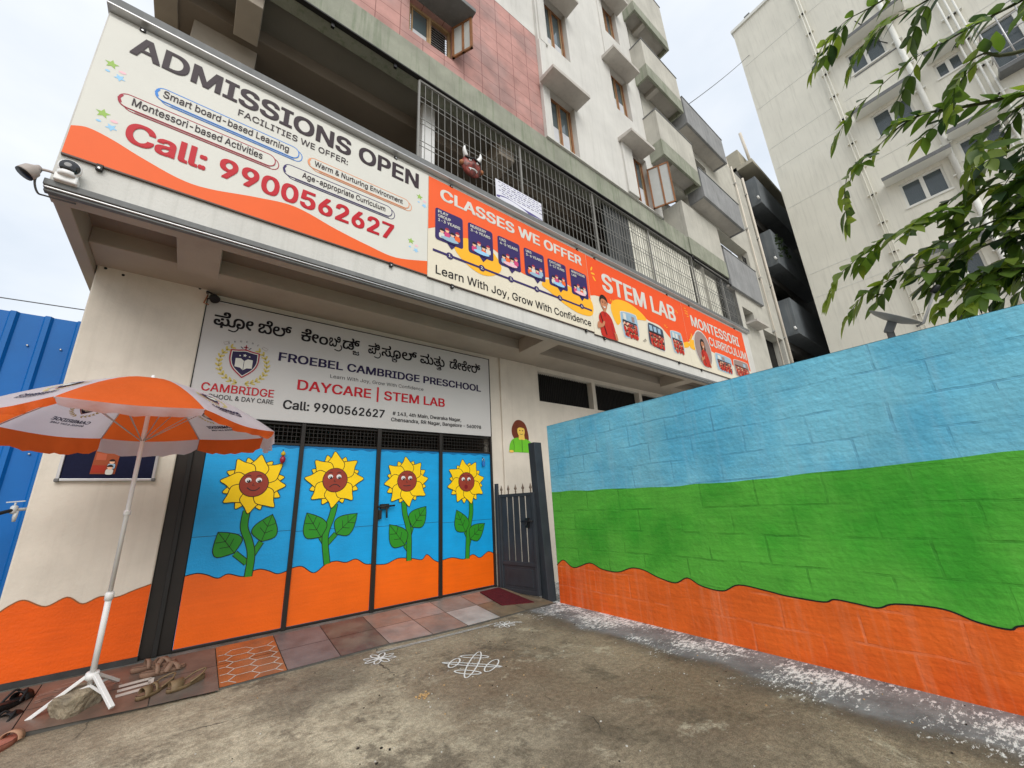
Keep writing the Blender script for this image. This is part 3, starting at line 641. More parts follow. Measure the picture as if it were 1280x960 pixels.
p.poly([tuple(q) for q in curve([(3.82, 2.24), (3.88, 2.27), (3.97, 2.26), (4.0, 2.22), (3.98, 2.33), (3.86, 2.33)], 4, True)], 5, C_HAIR)
p.ell(3.885, 2.225, .012, .008, 6, M_INK); p.ell(3.94, 2.222, .012, .008, 6, M_INK); p.stroke([(3.88, 2.17), (3.91, 2.16), (3.945, 2.172)], .007, 6, M_INK)
p.stroke([(3.915, 1.89), (3.915, 2.09)], .006, 6, M_INK); p.stroke([(3.74, 2.07), (3.76, 1.98), (3.75, 1.89)], .005, 6, M_INK); p.stroke([(4.08, 2.05), (4.07, 1.97), (4.08, 1.89)], .005, 6, M_INK)
p.ell(3.70, 1.895, .045, .018, 7, C_SK); p.ell(4.12, 1.895, .045, .018, 7, C_SK)
p.build('painted_girl', bld)

# ------------------------------------------------------------------ folding gate with sunflower panels
gate = thing('folding_gate', 'wide folding metal gate painted with four sunflowers on blue over orange', 'gate', (1.7, 4.69, .11))
GY = 4.685
M_GBLUE = mat('gate_blue', L((12, 158, 222)), .42, .12, 2.5, .12, 60, spec=.4, brush=.05, grime=.08); M_GOR = mat('gate_orange', L((236, 100, 6)), .42, .08, 2.5, .12, 60, spec=.4, brush=.05, grime=.06)
M_YEL = mat('petal_yellow', L((250, 208, 12)), .5, .06, 7); M_DISC = mat('disc_brown', L((148, 58, 42)), .5, .08, 7); M_LEAF = mat('painted_leaf', L((44, 138, 34)), .5, .1, 7); M_DKLEAF = mat('outline_black', (.012, .014, .01), .6, 0)
b = MB()
b.box(-.142, -.03, GY - .015, GY + .06, .115, 3.28, M_DARKPOST); b.box(-.028, .062, GY - .005, GY + .05, .115, 2.1, M_DARKPOST); b.box(-.06, -.026, GY - .028, GY - .016, .115, 2.06, M_DARK)
for x0, x1 in ((.845, .885), (1.668, 1.715), (2.492, 2.535), (3.308, 3.335)): b.box(x0, x1, GY - .03, GY + .03, .113, 2.085, M_DARKPOST)
b.box(.062, 3.335, GY - .012, GY + .03, 1.845, 1.87, M_DARKPOST); b.box(.062, 3.335, GY - .01, GY + .03, 2.055, 2.08, M_DARKPOST); b.box(.062, 3.335, GY - .008, GY + .03, .114, .135, M_DARKPOST)
b.build('gate_frame', gate, bevel=.004)
b = MB()
x = .09
while x < 3.3: b.bar((x, GY + .015, 1.86), (x, GY + .015, 2.06), .005, .005, M_DARKPOST); x += .042
for z in (1.90, 1.945, 1.99, 2.03): b.bar((.065, GY + .017, z), (3.33, GY + .017, z), .005, .005, M_DARKPOST)
b.build('gate_mesh', gate)
def petal(p, cx, cz, a, r0, r1, w, lay):
    d = Vector((math.cos(a), math.sin(a))); t = Vector((-d.y, d.x)); sk = random.uniform(-.012, .012)
    out = curve([d * r0 - t * w * .42, d * (r0 * .5 + r1 * .40) - t * w * .60, d * (r1 * .80) - t * w * .27, d * r1 + t * sk, d * (r1 * .80) + t * w * .27, d * (r0 * .5 + r1 * .40) + t * w * .60, d * r0 + t * w * .42], 4)
    pts = [(cx + q.x, cz + q.y) for q in out]
    p.poly(pts, lay, M_YEL); p.stroke(pts, .007, lay + .025, M_DKLEAF)
def leaf(p, base, tip, w, side, lay):
    B, T_ = Vector(base), Vector(tip); d = T_ - B; t = Vector((-d.y, d.x)).normalized()
    pts = [tuple(q) for q in curve([B, B + d * .22 + t * w * .55, B + d * .5 + t * w * .56, B + d * .8 + t * w * .26], 4)] + [tuple(T_)] + [tuple(q) for q in reversed(curve([B, B + d * .22 - t * w * .5, B + d * .5 - t * w * .5, B + d * .8 - t * w * .24], 4))]
    p.poly(pts, lay, M_LEAF); p.stroke(pts, .007, lay + 1, M_DKLEAF, True)
    p.stroke([tuple(B), tuple(T_)], .005, lay + 1, M_DKLEAF)
    for k in (.3, .55):
        q = B + d * k; p.stroke([tuple(q), tuple(q + d * .16 + t * w * .3)], .005, lay + 1, M_DKLEAF); p.stroke([tuple(q), tuple(q + d * .16 - t * w * .3)], .005, lay + 1, M_DKLEAF)
panels = [
 dict(x=(.066, .845), c=(.479, 1.455), s=(1, 1), r=.275, stem=[(.45, 1.21), (.446, 1.06), (.50, .927), (.532, .8), (.53, .62)], br=[((.40, .835), (.505, .74)), ((.60, .915), (.54, .80))],
  lf=[((.397, .838), (.25, 1.03), .205), ((.60, .917), (.668, 1.163), .19)], w=[(.066, .69), (.144, .70), (.216, .68), (.302, .64), (.372, .665), (.489, .628), (.556, .663), (.622, .673), (.695, .648), (.769, .613), (.845, .627)], mouth='smile'),
 dict(x=(.885, 1.668), c=(1.227, 1.488), s=(1.04, 1.0), r=.29, stem=[(1.245, 1.24), (1.222, 1.11), (1.178, .958), (1.178, .84), (1.211, .645)], br=[((1.13, .915), (1.178, .84)), ((1.278, .935), (1.185, .83))],
  lf=[((1.132, .912), (.975, 1.16), .2), ((1.278, .93), (1.488, 1.128), .19)], w=[(.885, .648), (.978, .652), (1.094, .578), (1.202, .646), (1.298, .663), (1.4, .638), (1.502, .659), (1.60, .60), (1.668, .588)], mouth='frown'),
 dict(x=(1.715, 2.492), c=(2.059, 1.472), s=(1.0, 1.0), r=.28, stem=[(2.028, 1.23), (2.045, 1.09), (2.10, .884), (2.109, .57)], br=[((2.055, .745), (2.105, .68)), ((2.137, .94), (2.10, .82))],
  lf=[((2.055, .745), (1.858, .985), .2), ((2.137, .937), (2.318, 1.166), .2)], w=[(1.715, .578), (1.836, .569), (1.93, .60), (1.999, .612), (2.146, .591), (2.273, .563), (2.337, .613), (2.43, .54), (2.492, .51)], mouth='flat'),
 dict(x=(2.535, 3.308), c=(2.905, 1.455), s=(1.02, 1.0), r=.283, stem=[(2.973, 1.2), (2.969, 1.039), (2.924, .819), (2.902, .50)], br=[((2.881, .825), (2.918, .75)), ((2.946, .735), (2.915, .64))],
  lf=[((2.881, .822), (2.748, 1.103), .19), ((2.946, .731), (3.184, .91), .18)], w=[(2.535, .523), (2.678, .539), (2.851, .502), (2.988, .541), (3.094, .491), (3.224, .55), (3.308, .525)], mouth='oh')]
M_EYEW = mat('eye_white', (.75, .75, .74), .6, 0)
ORN_RED = mat('ornament_red', L((150, 15, 50)), .35, .05, 9, spec=.6)
for i, d in enumerate(panels):
    x0, x1 = d['x']; b = MB(); b.box(x0, x1, GY, GY + .012, .136, 1.845, M_GBLUE)
    b.box(x0, x1, GY - .0012, GY, 1.0 - .018 * x0, 1.0035 - .018 * x0, M_DARK)
    pn = b.build('gate_leaf', gate)
    p = Paint(frame_y(GY - .001), .0012)
    wv = [(q.x, q.y) for q in curve(d['w'], 5)]
    p.poly([(x0 + .002, .138), (x1 - .002, .138)] + wv[::-1], 1, M_GOR); p.stroke(wv, .008, 2, M_DKLEAF)
    for br_ in d['br']: p.stroke(br_, .055, 2.3, M_DKLEAF); p.stroke(br_, .042, 2.6, M_LEAF)
    st = [(q.x, q.y) for q in curve(d['stem'], 6)]
    p.stroke(st, .068, 2.9, M_DKLEAF); p.stroke(st, .054, 3.2, M_LEAF)
    for B_, T_, w_ in d['lf']: leaf(p, B_, T_, w_, 1, 3.6)
    cx, cz = d['c']; r = d['r']; a0 = random.uniform(0, 1)
    p.ell(cx, cz, r * .62, r * .62, 4.8, M_YEL, 24)
    for k in range(8): petal(p, cx, cz, R(45 * k + 22 + 6 * (i - 1)), r * .30, r * random.uniform(.90, .98), r * .52, 5 + .05 * k)
    for k in range(8): petal(p, cx, cz, R(45 * k + 6 * (i - 1)) + random.uniform(-.05, .05), r * .30, r * random.uniform(1.0, 1.09), r * .55, 7 + .05 * k)
    rd = r * .43; p.ell(cx, cz, rd + .006, rd + .006, 9, M_DKLEAF, 28); p.ell(cx, cz, rd, rd, 10, M_DISC, 28)
    for sx in (-1, 1):
        ex, ez = cx + sx * .044 - .008, cz + .035; p.ell(ex, ez, .026, .024, 11, M_EYEW); p.ell(ex + .004, ez - .010, .016, .014, 12, M_INK); p.ell(ex - .001, ez - .004, .005, .005, 13, M_EYEW)
        p.stroke([tuple(q) for q in curve([(ex - .024, ez + .036 + (.01 if d['mouth'] == 'oh' else 0)), (ex, ez + .048), (ex + .02, ez + .038)], 4)], .006, 11, M_INK)
    p.stroke([(cx - .005, cz + .005), (cx - .012, cz - .016), (cx + .006, cz - .018)], .005, 11, M_INK)
    mo = d['mouth']
    if mo == 'smile': p.stroke([tuple(q) for q in curve([(cx - .055, cz - .035), (cx - .02, cz - .06), (cx + .02, cz - .06), (cx + .05, cz - .035)], 5)], .008, 11, M_INK)
    if mo == 'frown': p.stroke([tuple(q) for q in curve([(cx - .055, cz - .075), (cx - .02, cz - .05), (cx + .02, cz - .05), (cx + .055, cz - .075)], 5)], .008, 11, M_INK)
    if mo == 'flat': p.stroke([(cx - .05, cz - .055), (cx - .01, cz - .058), (cx + .045, cz - .052)], .008, 11, M_INK)
    if mo == 'oh': p.ell(cx - .01, cz - .065, .026, .03, 11, mat('mouth_red', L((120, 20, 25)), .6, 0))
    # painter's scalloped darker edge under the top rail
    p.poly([(x0, 1.845)] + [(q.x, q.y) for q in curve([(x0 + (x1 - x0) * t / 9, 1.815 + (.012 if t % 2 else -.004)) for t in range(10)], 4)] + [(x1, 1.845)], .5, mat('gate_blue_dark', L((8, 112, 170)), .45, .1, 4))
    p.build('painted_sunflower', pn)
b = MB()                                               # slide bolt and hasp
b.tube([(1.70, GY - .045, 1.185), (1.90, GY - .045, 1.192)], .010, M_DARK, 8); b.box(1.735, 1.83, GY - .05, GY - .003, 1.16, 1.215, M_DARK); b.tube([(1.80, GY - .05, 1.18), (1.805, GY - .055, 1.06)], .011, M_DARK, 8); b.box(1.715, 1.75, GY - .04, GY - .003, 1.05, 1.15, M_DARK)
b.build('slide_bolt', gate)
o = MB(); o.lathe([(.006, .03), (.018, .02), (.027, 0), (.022, -.03), (.006, -.05)], (.695, GY - .04, 1.70), (0, 0, 1), ORN_RED, 14); o.lathe([(.003, .08), (.02, .06), (.022, .04), (.004, .03)], (.695, GY - .04, 1.70), (0, 0, 1), mat('ornament_yellow', L((200, 170, 40)), .5, .05, 9), 10); o.tube([(.695, GY - .04, 1.775), (.695, GY - .005, 1.80)], .003, M_DARK, 5)
tag(o.build('hanging_ornament', origin=(.695, GY, 1.8)), 'small red bauble with a yellow top hanging on the smiling sunflower panel', 'ornament')
o = MB(); MB_BL = mat('padlock_blue', L((40, 110, 185)), .4, .05, 9, spec=.5)
o.box(3.16, 3.20, GY - .04, GY - .012, 1.665, 1.73, MB_BL, .006); o.tube([(3.165, GY - .026, 1.73), (3.165, GY - .026, 1.76), (3.18, GY - .026, 1.775), (3.195, GY - .026, 1.76), (3.195, GY - .026, 1.73)], .005, M_GALV, 6); o.bar((3.18, GY - .026, 1.76), (3.18, GY + .0, 1.79), .01, .006, M_DARK)
tag(o.build('padlock', origin=(3.18, GY, 1.76)), 'small blue padlock high on the surprised sunflower panel', 'padlock')
# tube lamp seen through the mesh above the gate
t = MB(); em = bpy.data.materials.new('lit_tube'); em.use_nodes = True; eb = em.node_tree.nodes['Principled BSDF']; eb.inputs['Emission Color'].default_value = (1, 1, .95, 1); eb.inputs['Emission Strength'].default_value = 3
t.tube([(2.45, 5.3, 2.28), (3.25, 5.3, 2.28)], .014, em, 8); t.box(2.42, 3.28, 5.31, 5.35, 2.25, 2.31, M_WPAINT)
tag(t.build('tube_light', origin=(2.85, 5.33, 2.28)), 'lit white tube lamp inside, seen through the mesh above the gate', 'lamp')

# ------------------------------------------------------------------ pedestrian gate
sg = thing('side_gate', 'narrow dark grey iron gate with spear tips beside the painted wall', 'gate', (3.42, 4.3, .05))
M_SG = mat('charcoal_gate_paint', (.034, .041, .050), .6, .2, 5, spec=.3, grime=.2)
A_, B_ = Vector((3.375, 4.60, 0)), Vector((3.462, 3.945, 0)); dl = (B_ - A_); ln = dl.length; dl.normalize()
def sp(t, z): return A_ + dl * t + Vector((0, 0, z))
b = MB()
for t in (.025, ln - .025): b.bar(sp(t, .07), sp(t, 1.265), .05, .04, M_SG, up=tuple(dl))
b.bar(sp(0, 1.25), sp(ln, 1.25), .03, .04, M_SG); b.bar(sp(.05, .41), sp(ln - .05, .41), .035, .045, M_SG); b.bar(sp(.05, .09), sp(ln - .05, .09), .035, .045, M_SG)
b.build('gate_frame', sg, bevel=.004)
nbar = 5
for i in range(nbar):
    b = MB(); t = .05 + (ln - .1) * (i + .5) / nbar; b.bar(sp(t, .43), sp(t, 1.235), .012, .088, M_SG, up=tuple(dl)); b.build('bar', sg)
b = MB(); b.bar(sp(ln / 2, .11), sp(ln / 2, .39), .012, ln - .1, M_SG, up=tuple(dl)); b.bar(sp(ln / 2, .15), sp(ln / 2, .35), .022, ln - .2, M_SG, up=tuple(dl), bev=.004); b.build('kick_panel', sg)
for i in range(5):
    t = .06 + (ln - .12) * i / 4; b = MB(); b.lathe([(.012, 0), (.006, .015), (.012, .03), (.007, .04), (.019, .065), (.012, .085), (.001, .125)], sp(t, 1.268), (0, 0, 1), mat('spear_tip_bronze', (.16, .12, .09), .45, .2, 9, metal=.4), 8); b.build('spear_tip', sg)
b = MB(); q = sp(ln - .13, .92); nrm = Vector((-dl.y, dl.x, 0)); nrm = nrm if nrm.x < 0 else -nrm
b.bar(q + nrm * .02 - Vector((0, 0, .08)), q + nrm * .02 + Vector((0, 0, .04)), .03, .05, M_BLACK); b.tube([q + nrm * .035 - dl * .1, q + nrm * .035 + dl * .1], .009, M_BLACK, 8); b.tube([q + nrm * .035, q + nrm * .06 - Vector((0, 0, .07))], .008, M_BLACK, 8); b.build('latch', sg)
b = MB(); b.box(3.335, 3.372, 4.585, 4.635, .06, 1.42, M_SG); b.build('hinge_post', sg, bevel=.004)
b = MB(); P = []
for z, dx in ((0, .07), (1.90, 0)):
    for y in (3.87, 3.99):
        for x in (3.445, 3.575): P.append(Vector((x + dx, y, z)))
b.hexa(P, M_SG); b.build('latch_post', sg, bevel=.006)

# ------------------------------------------------------------------ boundary wall with the mural's plain bands
bw = thing('boundary_wall', 'long block wall painted in blue, green and orange bands, facing the yard', 'wall', tuple(W0))
def wf(u, v, off=0): return W0 + WDIR * u + WN * off + Vector((0, 0, v))
def wtop(u): return 2.105 - .018 * u
M_WBLUE = mat('wall_sky_blue', L((124, 202, 226)), .8, .14, 2.5, .35, 30, alt=L((96, 186, 220)), streak=.25, stcol=L((165, 208, 226)), brush=.14); M_WGREEN = mat('wall_green', L((92, 184, 62)), .8, .12, 2.5, .35, 30, alt=L((64, 164, 46)), streak=.25, stcol=L((110, 190, 80)), brush=.14); M_WOR = mat('wall_orange', L((238, 108, 36)), .8, .12, 2.5, .35, 30, alt=L((230, 94, 28)), streak=.4, stcol=L((236, 150, 108)), brush=.12)
for m_, dk in ((M_WBLUE, L((60, 120, 160))), (M_WGREEN, L((30, 95, 25))), (M_WOR, L((240, 150, 112)))): brick_bump(m_, .455, .2085, .009, .45, .009, 'YZ', .5, dk)
ULEN = 6.5
b = MB()
P = []
for top in (0, 1):
    for o in (-.16, 0.):
        for u in (0., ULEN): P.append(wf(u, wtop(u) if top else -.1, o))
b.hexa(P, mat('wall_plaster_white', (.62, .62, .60), .9, .12, 4, .2, 50)); core = b.build('wall_core', bw, bevel=.012)
def rag(z, a=.008, n=60): return [(ULEN * i / n, z(ULEN * i / n) + random.uniform(-a, a)) for i in range(n + 1)]
gl = lambda u: 1.262 - .042 * math.sin(min(1, u / 2.4) * math.pi / 2) + .055 * max(0, min(1, (u - 2.4) / 1.4))
green_line = [(q.x, q.y) for q in curve(rag(gl, .006, 40), 4)]
ow = [(0.0, .405), (.022, .419), (.136, .472), (.298, .403), (.561, .473), (.73, .427), (.947, .418), (1.13, .472), (1.275, .467), (1.42, .421), (1.6, .391), (1.73, .445), (1.85, .396), (2.03, .381), (2.17, .441), (2.375, .424), (2.5, .408), (2.72, .401), (2.79, .426), (2.91, .417), (3.01, .41), (3.1, .445), (3.30, .45), (3.42, .406), (3.53, .391), (3.58, .417), (3.8, .45), (4.1, .40), (4.4, .45), (4.8, .41), (5.2, .46), (5.7, .41), (6.1, .45), (ULEN, .42)]
owl = [(q.x, q.y) for q in curve(ow, 5)]
def dense(pts_low, pts_high, lay, m, p):
    p.poly(pts_low + pts_high[::-1], lay, m)
U0 = .012
p = Paint(wf, .0015)
def clipu(l_): return [(max(U0, u), v) for u, v in l_]
p.poly(clipu(green_line) + [(ULEN, wtop(ULEN) - .002), (U0, wtop(U0) - .002)], 1, M_WBLUE)
p.poly([(U0, 0.0)] + [(ULEN, .0)] + clipu(owl)[::-1], 1, M_WOR)
p.poly(clipu(owl) + clipu(green_line)[::-1], 1, M_WGREEN); p.stroke(clipu(owl), .009, 2, M_DKLEAF)
p.build('painted_bands', core)
p = MB()                                               # painted top
p.face([wf(0, wtop(0) + .0015, 0), wf(ULEN, wtop(ULEN) + .0015, 0), wf(ULEN, wtop(ULEN) + .0015, -.16), wf(0, wtop(0) + .0015, -.16)], M_WBLUE); p.build('wall_top', core)

# ------------------------------------------------------------------ signboards on the parapet
SY = 3.49
def ink(n, c, r=.45): return mat('print_' + n, L(c), r, .03, 3, spec=.22)
I_WHITE = ink('white', (212, 211, 203)); I_CHAR = ink('charcoal', (52, 40, 46)); I_RED = ink('red', (186, 20, 36)); I_OR = ink('orange', (232, 98, 38)); I_SAL = ink('vermilion', (234, 84, 36))
I_BLUE = ink('blue', (60, 130, 210)); I_MAR = ink('crimson', (160, 40, 60)); I_PEACH = ink('peach', (225, 150, 105)); I_NAVY = ink('navy', (52, 40, 96)); I_GREEN = ink('star_green', (150, 185, 90)); I_SKY = ink('star_blue', (150, 200, 235)); I_PINK = ink('star_pink', (235, 190, 200))
I_YEL = ink('amber', (245, 180, 45)); I_SKIN = ink('skin', (190, 125, 90)); I_SKIN2 = ink('skin_pale', (235, 185, 155)); I_POLO = ink('polo_red', (188, 42, 30)); I_HAIR = ink('hair', (30, 20, 20)); I_BLK = ink('black', (28, 25, 28)); I_PALEBLUE = ink('pale_blue', (150, 180, 200)); I_DKPHOTO = ink('photo_dark', (60, 70, 85)); I_GRYPHOTO = ink('photo_grey', (150, 130, 125)); I_MAGENTA = ink('magenta', (205, 70, 120)); I_CREAM = ink('cream', (222, 214, 194)); I_GOLD = ink('gold', (196, 178, 96)); I_DNAVY = ink('deep_navy', (36, 24, 66))
def star(p, u, v, r, lay, m, rot=0.3): p.poly([(u + (r if i % 2 == 0 else r * .45) * math.cos(rot + math.pi * i / 5), v + (r if i % 2 == 0 else r * .45) * math.sin(rot + math.pi * i / 5)) for i in range(10)], lay, m)
def board(name, label, x0, x1, z0, z1, base, y=SY, edge=M_GALV):
    t = thing(name, label, 'signboard', ((x0 + x1) / 2, y, z0), 'signboards along the parapet')
    b = MB(); b.box(x0, x1, y, y + .016, z0, z1, base); b.build('board', t, bevel=.002)
    b = MB(); b.box(x0, x1, y - .004, y + .016, z0 - .012, z0 - .0005, mat('board_edge', (.10, .07, .06), .5, .1, 5)); b.build('edge_trim', t)
    return t
def clips(t, xs, z0, z1):
    for x in xs:
        for z, a in ((z0 - .05, z0 + .0), (z1 - .005, z1 + .03)):
            b = MB(); b.box(x - .018, x + .018, SY - .012, SY + .012, min(z, a), max(z, a), M_DARK, .003); b.tube([(x, SY - .016, (z + a) / 2 - .01), (x, SY - .010, (z + a) / 2 - .01)], .007, M_GALV, 8); b.build('mounting_clip', t)
# 1 admissions
t = board('admissions_board', 'white signboard with the large admissions heading and red phone number', -1.02, 1.708, 3.592, 4.952, I_WHITE)
clips(t, (-.83, 1.30, ), 3.592, 4.952)
p = Paint(frame_y(SY))
p.text('ADMISSIONS OPEN', -.865, 1.585, 4.685, .205, 2, I_CHAR, .028)
p.text('FACILITIES WE OFFER:', -.14, .80, 4.562, .068, 2, I_CHAR, .006)
def pill(u0, u1, vc, h, m, body, t0, t1, vb, cap):
    for k, (du, dv, w) in enumerate(((.0, 0, .008), (.03, -.022, .007))):
        pts = rr_pts(u0 + du, u1 - .03 + du, vc - h / 2 + dv, vc + h / 2 + dv, h * .45)
        p.stroke(pts, w, 1 + k * .5, m, True)
        if k == 0: p.poly(pts, 2, I_WHITE); p.stroke(pts, w, 2.6, m, True); p.stroke([(u0 + .015, vc - h * .3), (u0 + .002, vc), (u0 + .015, vc + h * .3)], .018, 2.8, m)
    p.stroke([(u0 + .1, vc - h / 2 - .022), (u1 - .06, vc - h / 2 - .022)], .006, 2.7, m); p.stroke([(u0 + .1, vc - h / 2 - .012), (u1 - .06, vc - h / 2 - .012)], .004, 2.7, m)
    p.text(body, t0, t1, vb, cap, 3.5, I_CHAR, .010)
pill(-.665, .39, 4.425, .125, I_BLUE, 'Smart board-based Learning', -.62, .275, 4.40, .070)
pill(-.845, .215, 4.225, .125, I_MAR, 'Montessori-based Activities', -.77, .085, 4.20, .070)
pill(.445, 1.505, 4.40, .115, I_PEACH, 'Warm & Nurturing Environment', .50, 1.40, 4.375, .060)
pill(.255, 1.315, 4.205, .125, I_NAVY, 'Age-appropriate Curriculum', .41, 1.21, 4.183, .062)
p.text('Call: 9900562627', -.76, 1.315, 3.862, .195, 2, I_RED, .03)
wv = [(q.x, q.y) for q in curve([(-1.019, 3.83), (-.94, 3.862), (-.81, 3.835), (-.65, 3.775), (-.41, 3.705), (-.22, 3.71), (.09, 3.79), (.39, 3.838), (.75, 3.755), (1.06, 3.70), (1.35, 3.672), (1.707, 3.765)], 6)]
p.poly([(-1.019, 3.593), (1.707, 3.593)] + wv[::-1], 1, I_OR)
for u, v in ((-.93, 4.50), (-.895, 4.03), (1.60, 4.58), (1.51, 3.945)): star(p, u, v, .042, 1, I_GREEN); star(p, u + .06, v - .095, .035, 1, I_SKY, 1); p.ell(u + .065, v - .035, .022, .013, 1, I_PINK, 8); p.ell(u - .01, v - .075, .014, .01, 1, I_SKY, 8)
p.build('lettering', t)
# 2 classes
def kid(p, u, v, s, body, hair=None, sk=None):
    p.poly(rr_pts(u - .5 * s, u + .5 * s, v - .9 * s, v + .1 * s, .3 * s, 3), 5, body); p.ell(u, v + .42 * s, .36 * s, .40 * s, 6, sk or I_SKIN2, 12)
    p.poly([(u + .40 * s * math.cos(a), v + .47 * s + .42 * s * math.sin(a)) for a in [math.pi * i / 8 for i in range(9)]], 7, hair or I_HAIR)
t = board('classes_board', 'orange and white signboard with six purple class cards over a numbered line', 1.712, 4.49, 3.575, 4.948, I_CREAM)
clips(t, (2.02, 4.30), 3.575, 4.948)
p = Paint(frame_y(SY)); I_OC = ink('coral', (236, 96, 46))
top = [(1.713, 4.947), (1.713, 4.20)] + [(q.x, q.y) for q in curve([(1.80, 4.255), (1.95, 4.22), (2.12, 4.13), (2.3, 4.24), (2.6, 4.30), (2.9, 4.17), (3.2, 4.10), (3.6, 4.21), (3.9, 4.24), (4.2, 4.17), (4.489, 4.10)], 6)] + [(4.489, 4.947)]
p.poly(top, 1, I_OC)
p.poly([(q.x, q.y) for q in curve([(2.05, 4.09), (2.15, 4.25), (2.35, 4.30), (2.62, 4.24), (2.75, 4.05), (2.62, 3.90), (2.42, 3.85), (2.2, 3.93)], 5, True)], 2, I_YEL)
p.poly([(q.x, q.y) for q in curve([(3.45, 4.05), (3.6, 4.18), (4.1, 4.2), (4.489, 4.12), (4.489, 3.86), (4.2, 3.80), (3.9, 3.86), (3.6, 3.98)], 5, True)], 2, I_YEL)
p.text('CLASSES WE OFFER', 1.865, 4.37, 4.685, .165, 2, I_WHITE, .03)
cards = [(1.80, ('PLAY', 'GROUP', '1-3 YEARS')), (2.25, ('NURSERY', '3-4 YEARS')), (2.705, ('LKG', '4-5 YEARS')), (3.155, ('UKG', '5-6 YEARS')), (3.605, ('DAYCARE', '1-12 YEARS')), (4.065, ('MONTESSORI', 'LAB'))]
for i, (u, ls) in enumerate(cards):
    w_ = .375; p.poly(rr_pts(u, u + w_, 4.10, 4.54, .035), 3, I_NAVY); p.poly([(u + .15, 4.11), (u + .215, 4.035), (u + .28, 4.11)], 3, I_NAVY)
    for k, s_ in enumerate(ls):
        wd = min(.30, len(s_) * .034); p.text(s_, u + .035, u + .035 + wd, 4.475 - k * .058, .040, 4, I_WHITE, .02, 2)
    cu, cv = u + .19, 4.22
    for j in range(4): kid(p, cu - .105 + .07 * j, cv + (.02 if j % 2 else -.015), .075, [I_WHITE, I_MAGENTA, I_PALEBLUE, I_OR][(i + j) % 4], [I_HAIR, I_MAR][j % 2])
    p.ell(cu, 4.155, .12, .028, 7.5, [I_PALEBLUE, I_SKY, I_PINK][i % 3], 14)
p.stroke([(1.772, 3.943), (4.487, 3.931)], .030, 3, I_NAVY)
for i, u in enumerate((1.99, 2.44, 2.895, 3.345, 3.795, 4.255)):
    p.ell(u, 3.94, .046, .044, 4, I_NAVY, 18); p.text('%d.' % (i + 1), u - .018, u + .022, 3.921, .04, 5, I_WHITE, .03, 2)
p.text('Learn With Joy, Grow With Confidence', 1.81, 4.425, 3.648, .108, 2, I_BLK, .006)
p.build('lettering', t)
# 3 lab board
def photo_print():
    m = bpy.data.materials.new('print_photo'); m.use_nodes = True; n = m.node_tree; l = n.links; b = n.nodes['Principled BSDF']; b.inputs['Roughness'].default_value = .45
    t = n.nodes.new('ShaderNodeTexCoord'); v = n.nodes.new('ShaderNodeTexVoronoi'); v.inputs['Scale'].default_value = 26; l.new(t.outputs['Object'], v.inputs['Vector'])
    sp_ = n.nodes.new('ShaderNodeSeparateColor'); l.new(v.outputs['Color'], sp_.inputs[0]); r = n.nodes.new('ShaderNodeValToRGB'); r.color_ramp.interpolation = 'CONSTANT'; e = r.color_ramp.elements
    for i, (q, c) in enumerate(((0, (150, 34, 28)), (.30, (48, 34, 36)), (.46, (176, 116, 86)), (.60, (196, 60, 40)), (.74, (84, 72, 80)), (.86, (226, 190, 160)))):
        el = e[i] if i < 2 else e.new(q); el.position = q; el.color = (*L(c), 1)
    l.new(sp_.outputs[0], r.inputs[0]); l.new(r.outputs[0], b.inputs['Base Color']); return m
I_PHOTO = photo_print()
def photo(p, pts, lay, sky_, n, seed):
    """a small group photo: pale room above, rows of red tops and dark heads below"""
    rnd = random.Random(seed); us = [q[0] for q in pts]; vs_ = [q[1] for q in pts]; u0, u1, v0, v1 = min(us), max(us), min(vs_), max(vs_)
    ce = (sum(us) / 4, sum(vs_) / 4)
    def rc(k, m, l_): p.poly([(q.x, q.y) for q in curve([(ce[0] + (a - ce[0]) * k, ce[1] + (b_ - ce[1]) * k) for pa_, pb_ in zip(pts, pts[1:] + pts[:1]) for a, b_ in (((pa_[0] * .85 + pb_[0] * .15), (pa_[1] * .85 + pb_[1] * .15)), ((pa_[0] * .15 + pb_[0] * .85), (pa_[1] * .15 + pb_[1] * .85)))], 3, True)], l_, m)
    rc(1.06, I_WHITE, lay); rc(1, sky_, lay + 1)
    w, h = (u1 - u0), (v1 - v0)
    p.poly([(u0 + .07 * w, v0 + .60 * h), (u1 - .06 * w, v0 + .58 * h), (u1 - .08 * w, v0 + .10 * h), (u0 + .13 * w, v0 + .08 * h)], lay + 2, I_PHOTO)
    for k in range(3): p.poly([(u0 + (.14 + .25 * k) * w, v0 + (.90 - .01 * k) * h), (u0 + (.32 + .25 * k) * w, v0 + (.90 - .01 * k) * h), (u0 + (.31 + .25 * k) * w, v0 + .68 * h), (u0 + (.15 + .25 * k) * w, v0 + .68 * h)], lay + 2.3, rnd.choice((I_PALEBLUE, I_WHITE, I_GRYPHOTO, I_SKY)))
    p.stroke([(u0 + .08 * w, v0 + .63 * h), (u1 - .08 * w, v0 + .62 * h)], .05 * h, lay + 2.4, I_HAIR)
    for row in range(2):
        for k in range(n):
            u = u0 + w * (.14 + .74 * (k + .5 * row + .2) / n) + rnd.uniform(-.01, .01); v = v0 + h * (.40 - .2 * row) + rnd.uniform(-.012, .012); s_ = .062
            if u > u1 - .05 * w: continue
            l_ = lay + 3 + row * 3
            p.poly(rr_pts(u - .55 * s_, u + .55 * s_, v - 1.2 * s_, v, .3 * s_, 2), l_, I_POLO); p.ell(u, v + .32 * s_, .33 * s_, .38 * s_, l_ + 1, I_SKIN, 8)
            p.poly([(u + .36 * s_ * math.cos(a), v + .38 * s_ + .38 * s_ * math.sin(a)) for a in [math.pi * j / 6 for j in range(7)]], l_ + 2, I_HAIR)
